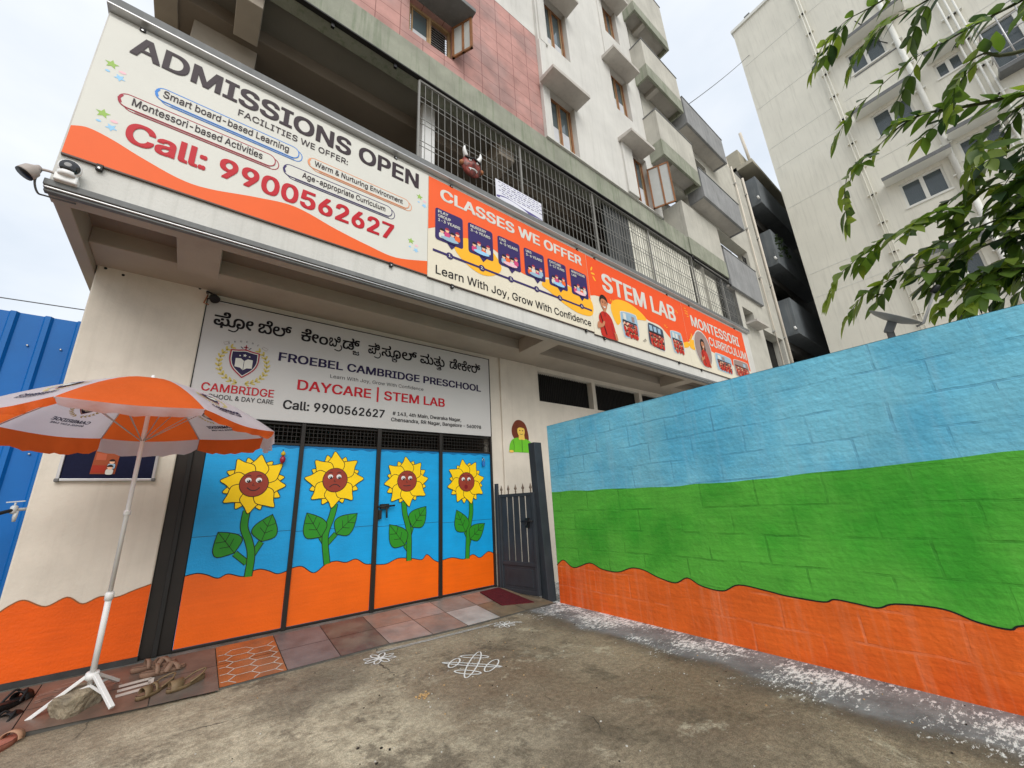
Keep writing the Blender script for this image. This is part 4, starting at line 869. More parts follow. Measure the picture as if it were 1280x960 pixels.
t = board('lab_board', 'orange and cream signboard with a laughing boy in a red shirt and three photos', 4.494, 7.40, 3.545, 4.945, I_CREAM)
clips(t, (4.72, 6.9), 3.545, 4.945)
p = Paint(frame_y(SY))
p.poly([(4.495, 4.944), (4.495, 4.2)] + [(q.x, q.y) for q in curve([(4.6, 4.235), (4.78, 4.25), (5.0, 4.19), (5.4, 4.30), (5.84, 4.28), (6.05, 4.18), (6.43, 4.16), (6.75, 3.98), (7.0, 3.93), (7.22, 3.96), (7.399, 4.04)], 6)] + [(7.399, 4.944)], 1, I_SAL)
p.poly([(q.x, q.y) for q in curve([(4.98, 4.12), (5.12, 4.31), (5.45, 4.37), (5.8, 4.30), (6.0, 4.17), (5.7, 4.10), (5.3, 4.0), (5.1, 3.85)], 5, True)], 2, I_YEL)
p.poly([(q.x, q.y) for q in curve([(6.75, 3.98), (6.95, 4.02), (7.2, 4.0), (7.399, 4.06), (7.399, 3.95), (7.15, 3.88), (6.9, 3.87)], 5, True)], 2, I_YEL)
p.text('STEM LAB', 4.83, 7.075, 4.40, .335, 2, I_WHITE, .03)
for k in range(3): p.ell(4.60 + .02 * k, 4.72 - .085 * k, .05, .018, 2, I_YEL, 10, R(60 - 55 * k))
for u, v in ((7.13, 4.62), (6.62, 4.17), (7.12, 4.13), (5.03, 4.22)):
    for k in range(3): p.stroke([(u + .03 * math.cos(R(20 + 50 * k)), v + .03 * math.sin(R(20 + 50 * k))), (u + .075 * math.cos(R(20 + 50 * k)), v + .075 * math.sin(R(20 + 50 * k)))], .014, 3, I_YEL)
for k in range(3): p.stroke([(5.78 + .03 * k, 3.70 + .02 * k), (5.80 + .03 * k, 3.73 + .02 * k), (5.84 + .03 * k, 3.70 + .02 * k)], .008, 3, I_BLK)
def bust(p, u, v, s, girl=False, lay=4):
    """portrait: u,v = chin; s = head height"""
    if girl: p.poly([(u + q.x * s, v + q.y * s) for q in curve([(-.50, -.7), (-.52, .2), (-.42, .75), (-.05, 1.12), (.36, .9), (.5, .3), (.46, -.6), (.2, -.2), (-.2, -.2)], 4, True)], lay, I_HAIR)
    p.poly([(u + q.x * s, v + q.y * s) for q in curve([(-.62, -2.0), (-.66, -1.2), (-.70, -.72), (-.48, -.36), (-.15, -.16), (.15, -.16), (.52, -.36), (.76, -.75), (.92, -1.4), (1.02, -2.05), (.6, -2.1), (0, -2.12)], 4, True)], lay + 1, I_POLO)
    p.poly([(u - .15 * s, v - .22 * s), (u + .15 * s, v - .22 * s), (u + .13 * s, v + .12 * s), (u - .13 * s, v + .12 * s)], lay + 2, I_SKIN)
    p.ell(u, v + .45 * s, .35 * s, .50 * s, lay + 3, I_SKIN, 18)
    p.poly([(u + q.x * s, v + q.y * s) for q in curve([(-.40, .38), (-.42, .75), (-.2, 1.06), (.15, 1.08), (.40, .82), (.40, .4), (.30, .68), (0, .80), (-.28, .70)], 4, True)], lay + 4, I_HAIR)
    for k in (-1, 1): p.ell(u + .13 * k * s, v + .5 * s, .05 * s, .03 * s, lay + 5, I_BLK, 8); p.stroke([(u + (.13 * k - .07) * s, v + .59 * s), (u + (.13 * k + .07) * s, v + .59 * s)], .022 * s, lay + 5, I_HAIR)
    p.poly([(u + q.x * s, v + q.y * s) for q in curve([(-.14, .24), (0, .20), (.14, .24), (.08, .11), (-.08, .11)], 3, True)], lay + 5, I_WHITE)
    p.stroke([(u - .1 * s, v - .2 * s), (u - .02 * s, v - .55 * s), (u + .08 * s, v - .2 * s)], .05 * s, lay + 5, I_MAR)
    p.poly([(u + q.x * s, v + q.y * s) for q in curve([(-.85, -1.1), (-.95, -1.6), (-.35, -1.35), (-.15, -1.0), (-.3, -.95), (-.5, -1.2)], 4, True)], lay + 6, I_SKIN)
    p.stroke([(u - .55 * s, v - .4 * s), (u - .1 * s, v - 1.9 * s)], .07 * s, lay + 5.5, I_HAIR); p.stroke([(u + .55 * s, v - .85 * s), (u + .60 * s, v - 1.5 * s), (u + .66 * s, v - 2.0 * s)], .03 * s, lay + 5.5, I_MAR); p.poly([(u + .72 * s, v - 1.55 * s), (u + 1.0 * s, v - 1.62 * s), (u + 1.08 * s, v - 2.08 * s), (u + .84 * s, v - 2.1 * s)], lay + 5.6, I_SKIN)
bust(p, 4.80, 4.04, .235)
photo(p, [(5.22, 4.13), (5.68, 4.17), (5.69, 3.76), (5.25, 3.66)], 3, I_PALEBLUE, 4, 1); photo(p, [(6.02, 4.14), (6.50, 4.10), (6.46, 3.65), (5.97, 3.70)], 3, I_DKPHOTO, 4, 2); photo(p, [(6.76, 4.15), (7.16, 4.18), (7.19, 3.78), (6.78, 3.70)], 3, I_PALEBLUE, 3, 3)
p.build('lettering', t)
# 4 curriculum board
t = board('curriculum_board', 'orange and cream signboard with a girl in an oval photo, farthest along the parapet', 7.404, 10.30, 3.545, 4.945, I_CREAM)
clips(t, (7.75, 9.9), 3.545, 4.945)
p = Paint(frame_y(SY))
p.poly([(7.405, 4.944), (7.405, 4.05)] + [(q.x, q.y) for q in curve([(7.55, 4.13), (7.8, 4.33), (8.1, 4.1), (8.5, 4.04), (9.0, 3.98), (9.4, 3.9), (9.8, 3.98), (10.299, 3.92)], 6)] + [(10.299, 4.944)], 1, I_SAL)
p.poly([(q.x, q.y) for q in curve([(7.42, 4.02), (7.6, 4.15), (7.8, 4.1), (7.7, 3.95), (7.5, 3.93)], 5, True)], 2, I_YEL)
p.text('MONTESSORI', 7.70, 9.97, 4.485, .25, 3, I_WHITE, .022); p.text('CURRICULUM', 8.34, 10.22, 4.185, .205, 3, I_WHITE, .018)
p.ell(8.00, 4.02, .36, .43, 3, I_WHITE, 28); p.ell(8.00, 4.02, .335, .405, 4, I_GRYPHOTO, 28)
bust(p, 8.00, 4.04, .19, True, 5)
photo(p, [(8.52, 4.06), (9.27, 4.05), (9.22, 3.66), (8.50, 3.66)], 3, I_PALEBLUE, 5, 4); photo(p, [(9.42, 4.07), (10.18, 4.10), (10.18, 3.70), (9.38, 3.67)], 3, I_GRYPHOTO, 5, 5)
for u, v in ((7.50, 4.72), (7.56, 4.66)):
    for k in range(3): p.stroke([(u, v + .06 * k), (u + .07, v + .05 * k + .02)], .014, 3, I_YEL)
for k in range(3): p.ell(7.50 + .05 * k, 4.12 + .06 * k, .05, .018, 3, I_YEL, 10, R(20 + 40 * k))
p.build('lettering', t)

# ------------------------------------------------------------------ school sign over the gate
EY = 4.655
es = thing('entrance_sign', 'large silver grey name sign with a crest, mounted above the sunflower gate', 'sign', (1.6, EY, 2.1))
I_SILVER = mat('silver_sheet', L((196, 194, 192)), .42, .05, 1.2, spec=.4)
b = MB(); b.box(-.135, 3.322, EY, EY + .02, 2.092, 3.282, I_SILVER); b.build('board', es)
b = MB()
for a in ((-.145, -.136, 2.085, 3.29), (3.323, 3.332, 2.085, 3.29)): b.box(a[0], a[1], EY - .006, EY + .02, a[2], a[3], M_DARK)
b.box(-.136, 3.323, EY - .006, EY + .02, 3.283, 3.290, M_DARK); b.box(-.136, 3.323, EY - .006, EY + .02, 2.084, 2.091, M_DARK); b.build('sign_frame', es)
p = Paint(frame_y(EY - .001))
p.text('FROEBEL CAMBRIDGE PRESCHOOL', .545, 3.165, 2.745, .098, 1, I_DNAVY, .025); p.text('Learn With Joy, Grow With Confidence', 1.08, 2.245, 2.635, .042, 1, I_BLK, .0)
p.text('DAYCARE | STEM LAB', .755, 2.565, 2.448, .115, 1, I_RED, .02); p.text('Call: 9900562627', .64, 1.735, 2.222, .098, 1, I_BLK, .022)
p.text('# 143, 4th Main, Dwaraka Nagar,', 1.835, 2.82, 2.268, .046, 1, I_BLK, .016); p.text('Chensandra, RR Nagar, Bangalore - 560098', 1.82, 3.15, 2.190, .046, 1, I_BLK, .016)
# Kannada name, composed letter by letter
KB = .022
def kn(s, u0, u1, v, hgt): # hgt: height of the headline
    vs_, fs = text_geo(s, KB, 3, False); xa = min(q[0] for q in vs_); xb = max(q[0] for q in vs_); k = p.mi(I_BLK); sx = (u1 - u0) / (xb - xa); sz = hgt / .56
    p.overprint(vs_, fs, KB, k, 1, lambda x, y: (u0 + (x - xa) * sx, v + y * sz))
def ra(u, v, s=1): p.stroke([tuple(q) for q in curve([(u + .035 * s, v + .03), (u + .05 * s, v - .01), (u + .02 * s, v - .045), (u - .03 * s, v - .035)], 5)], .013, 1.4, I_BLK)
Z0, HH = 3.025, .105
kn('ಫೋ', -.055, .275, Z0, HH); ra(.10, Z0)
kn('ಬೆಲ್', .325, .635, Z0, HH)
kn('ಕೇಂ', .74, 1.02, Z0, HH); kn('ಬಿ', 1.035, 1.16, Z0, HH); ra(1.13, Z0); kn('ಡ್', 1.19, 1.385, Z0, HH); kn('ಜ', 1.31, 1.385, Z0 - .06, .05)
kn('ಪಿ', 1.495, 1.635, Z0, HH); ra(1.60, Z0); kn('ಸೂ', 1.665, 1.915, Z0, HH); kn('ಕ', 1.80, 1.87, Z0 - .06, .05); kn('ಲ್', 1.935, 2.14, Z0, HH)
kn('ಮತು', 2.195, 2.56, Z0, HH); kn('ತ', 2.44, 2.51, Z0 - .06, .05)
kn('ಡೇಕೇರ್', 2.645, 3.165, Z0, HH)
# crest
def crest(p, cu, cv, s, lay=1, word=True):
    for sd_ in (-1, 1):
        for k in range(11):
            a = R(-80 + 13.2 * k); q = (cu + sd_ * s * 1.0 * math.cos(a), cv + s * 1.0 * math.sin(a) - .05 * s); d = a + R(90)
            for off_ in (-1, 1): ang = d + off_ * R(38); ang = ang if sd_ == 1 else math.pi - ang; p.ell(q[0] + math.cos(ang) * .10 * s, q[1] + math.sin(ang) * .10 * s, .12 * s, .048 * s, lay, I_GOLD, 8, ang)
        p.stroke([(cu + sd_ * s * math.cos(R(-80 + 14 * k)), cv + s * math.sin(R(-80 + 14 * k)) - .05 * s) for k in range(10)], .02 * s, lay, I_GOLD)
    def sh(k): return [(cu + q.x * s * k, cv + q.y * s * k + .03 * s) for q in curve([(-.62, .62), (-.30, .66), (0, .72), (.30, .66), (.62, .62)], 4)] + [(cu + q.x * s * k, cv + q.y * s * k + .03 * s) for q in curve([(.62, .60), (.62, .1), (.45, -.35), (.0, -.80)], 5)] + [(cu + q.x * s * k, cv + q.y * s * k + .03 * s) for q in curve([(0, -.80), (-.45, -.35), (-.62, .1), (-.62, .60)], 5)]
    p.poly(sh(1.0), lay + 1, I_MAR); p.poly(sh(.90), lay + 2, I_WHITE); p.poly(sh(.84), lay + 3, I_DNAVY)
    p.poly([(cu + a * s, cv + b_ * s) for a, b_ in ((-.36, .22), (-.14, .24), (0, .12), (.14, .24), (.36, .22), (.36, -.22), (.14, -.24), (0, -.36), (-.14, -.24), (-.36, -.22))], lay + 4, I_WHITE); p.stroke([(cu, cv + .12 * s), (cu, cv - .34 * s)], .02 * s, lay + 5, I_DNAVY)
    star(p, cu, cv + .42 * s, .09 * s, lay + 4, I_WHITE, R(90)); star(p, cu - .2 * s, cv + .38 * s, .05 * s, lay + 4, I_WHITE, R(90)); star(p, cu + .2 * s, cv + .38 * s, .05 * s, lay + 4, I_WHITE, R(90))
    p.stroke([(cu, cv + .74 * s), (cu, cv + .98 * s)], .05 * s, lay + 1, I_MAR); p.stroke([(cu - .1 * s, cv + .86 * s), (cu + .1 * s, cv + .86 * s)], .05 * s, lay + 1, I_MAR)
    for k in (-1, 1): p.stroke([(cu + .12 * k * s, cv + .77 * s), (cu + .22 * k * s, cv + .86 * s)], .04 * s, lay + 1, I_DNAVY)
    if word:
        for i, ch in enumerate('FROEBEL'):
            a = R(90 + 33 - 11 * i); p.glyph(ch, cu + 1.27 * s * math.cos(a), cv + 1.18 * s * math.sin(a) - .06 * s, .17 * s, a - math.pi / 2, lay, I_BLK, .02)
        for k in (-1, 1): p.stroke([(cu + k * s * .72, cv + 1.05 * s), (cu + k * s * .95, cv + .95 * s), (cu + k * s * .88, cv + .84 * s), (cu + k * s * .70, cv + .92 * s)], .008 * s + .002, lay, I_GRYPHOTO)
crest(p, .245, 2.655, .205)
p.text('CAMBRIDGE', -.06, .545, 2.330, .082, 1, I_RED, .015); p.text('SCHOOL & DAY CARE', -.035, .55, 2.258, .046, 1, I_BLK, .006)
p.build('lettering', es)
# small spot lamp hooked on the sign's corner
b = MB(); b.tube([(-.15, GF, 3.33), (-.15, 4.60, 3.34), (-.10, 4.58, 3.31)], .008, M_DARK, 6); b.lathe([(.012, -.04), (.035, -.03), (.045, .03), (.04, .035)], (-.085, 4.585, 3.275), (.3, -.6, -.75), M_BLACK, 14); b.tube([(-.14, 4.60, 3.30), (-.16, 4.61, 3.21), (-.12, 4.60, 3.20)], .006, mat('copper_wire', (.35, .13, .06), .5, .1, 8), 6)
tag(b.build('spot_lamp', origin=(-.1, 4.6, 3.3)), 'small black spot lamp at the top left corner of the name sign', 'lamp')

# ------------------------------------------------------------------ parasol
par = thing('parasol', 'orange and white advertising parasol on a white tripod stand, leaning towards the yard', 'parasol', (-.335, 4.10, .03))
PB, PT = Vector((-.334, 4.10, .145)), Vector((-.302, 3.60, 2.06)); pax = (PT - PB).normalized()
def pp(t): return PB + (PT - PB) * t
b = MB(); b.tube([pp(0), pp(.30)], .0165, M_WPAINT, 12); b.tube([pp(.29), pp(1.0)], .0125, M_WPAINT, 12); b.build('pole', par)
b = MB(); b.lathe([(.018, -.012), (.023, -.01), (.023, .03), (.017, .035)], pp(.28), pax, M_WPAINT, 12); b.build('pole_collar', par)
b = MB(); b.lathe([(.014, -.01), (.019, -.008), (.019, .022), (.013, .025)], pp(.555), pax, M_WPAINT, 12); b.bar(pp(.565) + Vector((.0, -.025, 0)), pp(.565), .015, .012, M_WPAINT); b.build('height_clip', par)
hub = pp(.035); b = MB(); b.lathe([(.02, -.018), (.034, -.015), (.034, .02), (.02, .024)], hub, pax, M_WPAINT, 14); b.build('tripod_hub', par)
for ft in ((-.590, 4.105, .018), (-.195, 3.905, .035), (-.215, 4.33, .075)):
    ft = Vector(ft); dd = (ft - hub); dd.z = 0; s0 = hub + dd.normalized() * .03; b = MB()
    b.bar(s0, ft + Vector((0, 0, .014)), .026, .020, M_WPAINT, bev=.003); lg = b.build('leg', par)
    b = MB(); b.bar(hub - Vector((0, 0, .055)), s0 + (ft - s0) * .55, .006, .014, M_WPAINT); b.build('brace', lg)
# canopy: eight panels, alternately orange and white
CX = Vector((-.30, 3.60, 0)); RAD = .78; APX = Vector((-.318, 3.60, 2.105))
P_OR = mat('parasol_orange', L((243, 112, 46)), .6, .10, 3, .5, 11); P_WH = mat('parasol_white', L((222, 215, 222)), .6, .07, 3, .5, 11)
for m_ in (P_OR, P_WH):
    n_ = m_.node_tree; bs = n_.nodes['Principled BSDF']; out_ = n_.nodes['Material Output']; tr = n_.nodes.new('ShaderNodeBsdfTranslucent'); ms = n_.nodes.new('ShaderNodeMixShader'); ms.inputs[0].default_value = .5
    n_.links.new(bs.inputs['Base Color'].links[0].from_socket, tr.inputs[0]); n_.links.new(bs.outputs[0], ms.inputs[1]); n_.links.new(tr.outputs[0], ms.inputs[2]); n_.links.new(ms.outputs[0], out_.inputs[0])
cbm = MB()
def can(a, t):
    """point on the canopy: a = angle (0 = towards the street, + to the right), t = 0 apex .. 1 rim"""
    sec = ((a - R(22.5)) % R(45)) / R(45); sag = math.sin(sec * math.pi)      # 0 on the ribs, 1 mid panel
    r = RAD * t * (1 - .075 * sag * t)
    rim = Vector((CX.x + math.sin(a) * r, CX.y - math.cos(a) * r, 0))
    z = APX.z - .335 * (t ** 1.55) - .022 * sag * math.sin(min(t, 1) * math.pi * .5) * t + .018 * math.cos(a * 2 + .6) * t * t
    z += -.02 * math.cos(a) * t + .012 * math.sin(a * 3 + 1) * t * t
    base = Vector((APX.x + (CX.x - APX.x) * t, APX.y, 0))
    return Vector((base.x + math.sin(a) * r, base.y - math.cos(a) * r, z))
NS, NT = 8, 9
for k in range(8):
    a0 = R(45 * k - 22.5); m_ = P_OR if k % 2 == 0 else P_WH
    for i in range(NS):
        for j in range(NT):
            A0, A1 = a0 + R(45) * i / NS, a0 + R(45) * (i + 1) / NS; t0, t1 = j / NT, (j + 1) / NT
            q = [can(A0, t0), can(A1, t0), can(A1, t1), can(A0, t1)]
            f = cbm.face(q if j else [q[0], q[2], q[3]], m_)
            if f: f.smooth = True
cano = cbm.build('canopy', par, weld=True)
for k in range(8):                                     # valances, ruffled by the wind, in the other colour
    a0 = R(45 * k - 22.5); m_ = P_WH if k % 2 == 0 else P_OR; v = MB()
    flip = {0: .85, 7: .35, 1: .5}.get(k, .0); ln_ = {0: .075, 1: .05, 7: .05, 2: .11, 6: .09}.get(k, .12); N_ = 14
    prev = None
    for i in range(N_ + 1):
        s_ = i / N_; a = a0 + R(45) * s_; top = can(a, 1.0); outw = Vector((math.sin(a), -math.cos(a), 0)); edge = math.sin(s_ * math.pi)
        ln2 = ln_ * (.75 + .25 * edge ** .3) * (1 + .06 * math.sin(i * 2.1 + k)); w_ = .018 * math.sin(i * 1.5 + k * 1.3)
        mid = top + outw * (w_ * .5 - flip * ln2 * .35) - Vector((0, 0, ln2 * (.55 - .2 * flip))); low = top + outw * (w_ - flip * ln2 * .75) - Vector((0, 0, ln2 * (1 - .45 * flip)))
        if prev:
            for q in ((prev[0], top, mid, prev[1]), (prev[1], mid, low, prev[2])):
                f = v.face(q, m_)
                if f: f.smooth = True
        prev = (top, mid, low)
    v.build('valance', cano, weld=True)
for k in range(8):
    a = R(45 * k - 22.5); b = MB(); b.tube([can(a, t / 6) - Vector((0, 0, .006)) for t in range(7)], .0035, M_GALV, 5)
    b.tube([pp(.80) , can(a, .52) - Vector((0, 0, .006))], .003, M_GALV, 5); b.build('rib', par)
b = MB(); b.lathe([(.022, -.02), (.022, -.005), (.012, .0), (.010, .02), (.001, .024)], APX + Vector((0, 0, .004)), (0, 0, 1), M_WPAINT, 12); b.build('finial', par)
for k in (1, 3, 5, 7):                                 # printed crest and word on every white panel
    am = R(45 * k)
    sgn = -1 if k in (3, 5) else 1
    def fr(u, v, off=0, am=am, sgn=sgn):
        t = .66 - v; a = am + u / max(.2, t); P0 = can(a, t); return P0 + Vector((0, 0, sgn * (.003 + off * 1.2)))
    p = Paint(fr, .0012); s = .11
    crest(p, 0, .03, s, 1, False); p.text('CAMBRIDGE', -.15, .15, -.165, .038, 1, I_DNAVY, .03, 2); p.text('SCHOOL & DAY CARE', -.13, .13, -.198, .018, 1, I_DNAVY, .01, 1)
    ob = p.build('printed_crest', cano)
# ------------------------------------------------------------------ stone and footwear
def rock(name, label, c, s, seed, col):
    bm = bmesh.new(); bmesh.ops.create_icosphere(bm, subdivisions=4, radius=1)
    for v in bm.verts:
        n_ = noise.fractal(v.co * 1.3 + Vector((seed, 0, 0)), .8, 2.1, 5); d = v.co.normalized()
        q = Vector((max(-.8, min(.8, d.x)), max(-.82, min(.82, d.y)), max(-.55, min(.6, d.z)))) * (1.1 + .16 * n_); q = q * (1 + .05 * noise.fractal(v.co * 5 + Vector((0, seed, 0)), .9, 2.1, 4)); v.co = Vector((q.x * s[0], q.y * s[1], q.z * s[2]))
    zmin = min(v.co.z for v in bm.verts)
    bmesh.ops.translate(bm, verts=bm.verts, vec=(0, 0, -zmin)); me = bpy.data.meshes.new(name); bm.to_mesh(me); bm.free()
    me.materials.append(col); o = bpy.data.objects.new(name, me); COL.objects.link(o); o.location = c; o.rotation_euler = (R(4), R(-6), R(48)); return tag(o, label, 'stone')
rock('stone', 'rough grey brown stone weighing down the foot of the parasol', (-.375, 4.10, .015), (.125, .085, .10), 3.1, mat('rough_stone', (.30, .25, .175), .95, .35, 14, .7, 45, alt=(.2, .17, .125)))
def sole_pts(Ln, w, n=28):
    out = []
    for i in range(n):
        t = 2 * math.pi * i / n; x = math.cos(t); y = math.sin(t); ww = w * (.86 + .16 * x - .10 * math.cos(2 * math.acos(max(-1, min(1, x)))) * -1)
        out.append((x * Ln / 2, y * ww / 2 + (.01 if x > 0 else 0)))
    return out
def footwear(name, label, loc, rz, Ln, w, msole, mins, mstrap, straps, heel=.012, group=None):
    t = thing(name, label, 'sandal', loc, group); t.rotation_euler = (0, R(0), rz)
    pts = sole_pts(Ln, w); zz = lambda x: .024 + heel * max(0, min(1, (.02 - x) / (.5 * Ln)))
    def add(mb, nm):
        bmesh.ops.recalc_face_normals(mb.bm, faces=mb.bm.faces); me = bpy.data.meshes.new(nm); mb.bm.to_mesh(me); mb.bm.free()
        for m_ in mb.mats: me.materials.append(m_)
        o = bpy.data.objects.new(nm, me); COL.objects.link(o); o.parent = t; return o
    b = MB(); lo = [b.bm.verts.new((x * .97, y * .95, 0)) for x, y in pts]; mid = [b.bm.verts.new((x, y, zz(x) * .7)) for x, y in pts]; up = [b.bm.verts.new((x * .985, y * .97, zz(x))) for x, y in pts]; n = len(pts)
    ks = b.mi(msole)
    for A, B in ((lo, mid), (mid, up)):
        for i in range(n): f = b.bm.faces.new((A[i], A[(i + 1) % n], B[(i + 1) % n], B[i])); f.material_index = ks; f.smooth = True
    f = b.bm.faces.new(lo[::-1]); f.material_index = ks
    so_ = add(b, 'sole')
    b = MB(); top = [b.bm.verts.new((x * .95, y * .92, zz(x) + .0015)) for x, y in pts]; cen = [b.bm.verts.new((x, 0, zz(x) + .0005)) for x in (-.3 * Ln, 0, .3 * Ln)]
    f = b.bm.faces.new(top); bmesh.ops.delete(b.bm, geom=cen, context='VERTS'); f.material_index = b.mi(mins); add(b, 'insole')
    for kind, *a in straps:
        b = MB()
        if kind == 'band':                             # arched strap across: x at left, x at right, width, height
            xl, xr, bw_, hh = a; N_ = 12; prev = None; k = b.mi(mstrap)
            for i in range(N_ + 1):
                s_ = i / N_; ang = math.pi * s_; x = xl + (xr - xl) * s_; y = math.cos(ang) * w * .47; z = zz(x) * .7 + math.sin(ang) ** .8 * hh
                row = [b.bm.verts.new((x + dx * bw_ / 2, y * k2, z + dz)) for dx, k2, dz in ((-1, 1, 0), (1, 1, -.004), (1, .93, -.008), (-1, .93, -.004))]
                if prev:
                    for j in range(4): f = b.bm.faces.new((prev[j], prev[(j + 1) % 4], row[(j + 1) % 4], row[j])); f.material_index = k; f.smooth = True
                prev = row
            add(b, 'strap')
        if kind == 'loop':                             # strap standing up round the heel
            h0, = a; b.tube([tuple(q) for q in curve([(-.02 * Ln, w * .46, .03), (-.28 * Ln, w * .50, .03 + h0 * .6), (-.49 * Ln, 0, .03 + h0), (-.28 * Ln, -w * .50, .03 + h0 * .6), (-.02 * Ln, -w * .46, .03)], 5)], .006, mstrap, 6); add(b, 'heel_strap')
        if kind == 'thong':
            x0, xs_, hh = a
            for sy in (-1, 1): b.tube([tuple(q) for q in curve([(x0, .006, zz(x0)), (x0 - .03, sy * .014 + .006, zz(x0) + hh * .8), ((x0 + xs_) / 2, sy * w * .33, zz(0) + hh), (xs_, sy * w * .47, zz(xs_) * .8)], 6)], [.007] * 19, mstrap, 6)
            add(b, 'strap')
        if kind == 'buckle':
            x, y, z = a; b.box(x - .014, x + .014, y - .010, y + .010, z, z + .008, mat('brass_buckle', (.55, .40, .16), .3, .1, 8, metal=.9), .003); add(b, 'buckle')
    return t
F_BR = mat('brown_leather', (.24, .145, .10), .6, .2, 20, .1, 80); F_BR2 = mat('brown_insole', (.27, .175, .125), .7, .2, 20); F_OL = mat('olive_leather', (.19, .13, .07), .55, .2, 20, .1, 80); F_OL2 = mat('olive_insole', (.20, .12, .08), .7, .2, 20); F_BK = mat('black_rubber', (.012, .011, .011), .55, .1, 20); F_PK = mat('pink_sole', (.45, .17, .12), .6, .12, 20); F_PK2 = mat('tan_strap', (.42, .24, .15), .5, .15, 20)
gA, gB, gC = 'brown sandals by the gate post', 'olive sandals on the tiles', 'black slippers at the left edge'
footwear('sandal', 'brown sandal with crossed straps beside the dark gate post, nearer of its pair', (.03, 4.33, .072), R(8), .27, .10, F_BR, F_BR2, F_BR, [('band', .085, .01, .034, .05), ('band', .01, .085, .034, .05), ('band', -.045, -.04, .026, .055)], .012, gA)
footwear('sandal', 'brown sandal with crossed straps half hidden behind its nearer twin', (-.03, 4.46, .088), R(12), .27, .10, F_BR, F_BR2, F_BR, [('band', .085, .01, .034, .048), ('band', .01, .085, .034, .048), ('band', -.045, -.04, .026, .055)], .012, gA)
footwear('sandal', 'olive sandal with a heel strap lying closer to the parasol stand', (.0, 4.06, .032), R(222), .26, .092, F_OL, F_OL2, F_OL, [('band', .075, .05, .05, .048), ('loop', .042), ('band', .02, .0, .02, .05)], .02, gB)
footwear('sandal', 'olive sandal with an open round heel loop, right of its twin', (.165, 4.03, .030), R(205), .24, .092, F_OL, F_OL2, F_OL, [('band', .07, .05, .075, .05), ('loop', .045)], .02, gB)
footwear('sandal', 'black rubber slipper left of the parasol foot, the nearer one', (-.70, 4.17, .012), R(55), .27, .105, F_BK, F_BK, F_BK, [('thong', .09, -.02, .045), ('band', .06, .05, .07, .05)], .014, gC)
footwear('sandal', 'black rubber slipper farther back by the pillar skirting', (-.70, 4.36, .075), R(62), .27, .105, F_BK, F_BK, F_BK, [('thong', .09, -.02, .045), ('band', .06, .05, .06, .05)], .014, gC)
footwear('sandal', 'pink slipper with a tan strap and brass buckle cut by the lower left corner', (-.615, 3.86, .0), R(70), .26, .10, F_PK, F_PK, F_PK2, [('band', .06, .05, .05, .045), ('buckle', .07, .0, .048)], .012)
# ------------------------------------------------------------------ notice board on the pillar
nb = thing('notice_board', 'navy felt notice board in an aluminium frame on the left pillar', 'notice board', (-.55, 4.63, 1.48))
b = MB(); b.box(-.815, -.275, 4.622, 4.637, 1.50, 1.885, mat('navy_felt', (.008, .010, .035), .95, .15, 40, .1, 200)); b.build('felt_panel', nb)
b = MB(); 
for q in ((-.832, -.812, 1.485, 1.90), (-.278, -.258, 1.485, 1.90)): b.box(q[0], q[1], 4.61, 4.639, q[2], q[3], M_GALV)
b.box(-.812, -.278, 4.61, 4.639, 1.485, 1.505, M_GALV); b.box(-.812, -.278, 4.61, 4.639, 1.88, 1.90, M_GALV); b.build('board_frame', nb, bevel=.003)
for x in (-.832, -.272):
    for z in (1.48, 1.878): b = MB(); b.box(x - .006, x + .022, 4.604, 4.64, z, z + .027, mat('grey_corner_cap', (.16, .16, .16), .5, .05, 8), .006); b.build('corner_cap', nb)
p = Paint(frame_y(4.6195)); I_BRN = ink('poster_brown', (150, 72, 40)); I_RUST = ink('poster_rust', (176, 88, 60))
p.poly([(-.655, 1.54), (-.510, 1.54), (-.503, 1.725), (-.648, 1.725)], 0, I_BRN); p.poly([(-.652, 1.55), (-.57, 1.55), (-.57, 1.61), (-.65, 1.61)], 1, ink('poster_red', (160, 50, 30)))
kid(p, -.54, 1.62, .045, I_PALEBLUE); kid(p, -.545, 1.575, .045, I_WHITE); p.poly([(-.64, 1.65), (-.58, 1.65), (-.58, 1.70), (-.64, 1.71)], 1, I_RUST)
tag(p.build('poster', origin=(-.58, 4.62, 1.54)), 'small brown paper poster pinned on the navy notice board', 'poster')
# ------------------------------------------------------------------ blue corrugated fence, tap and hose
fe = thing('corrugated_fence', 'blue corrugated metal sheet fence at the left of the pillar', 'fence', (-1.8, 4.9, 0)); M_FB = mat('blue_sheet', L((2, 98, 172)), .5, .15, 1.5, .03, 20, spec=.3, grime=.1)
b = MB(); prof = []; x = -.70
while x > -4.2:
    prof += [(x, 4.90), (x - .06, 4.90), (x - .075, 4.872), (x - .105, 4.872), (x - .12, 4.90)]; x -= .195
k = b.mi(M_FB); top = [b.bm.verts.new((x_, y_, 2.90)) for x_, y_ in prof]; low = [b.bm.verts.new((x_, y_, .0)) for x_, y_ in prof]
for i in range(len(prof) - 1): f = b.bm.faces.new((low[i], low[i + 1], top[i + 1], top[i])); f.material_index = k
sh_ = b.build('sheet', fe); so_m = sh_.modifiers.new('solid', 'SOLIDIFY'); so_m.thickness = .004
for xx in (-1.25, -2.6):
    b = MB(); b.box(xx - .03, xx + .03, 4.92, 4.98, 0, 2.86, M_GALV); b.build('post', fe)
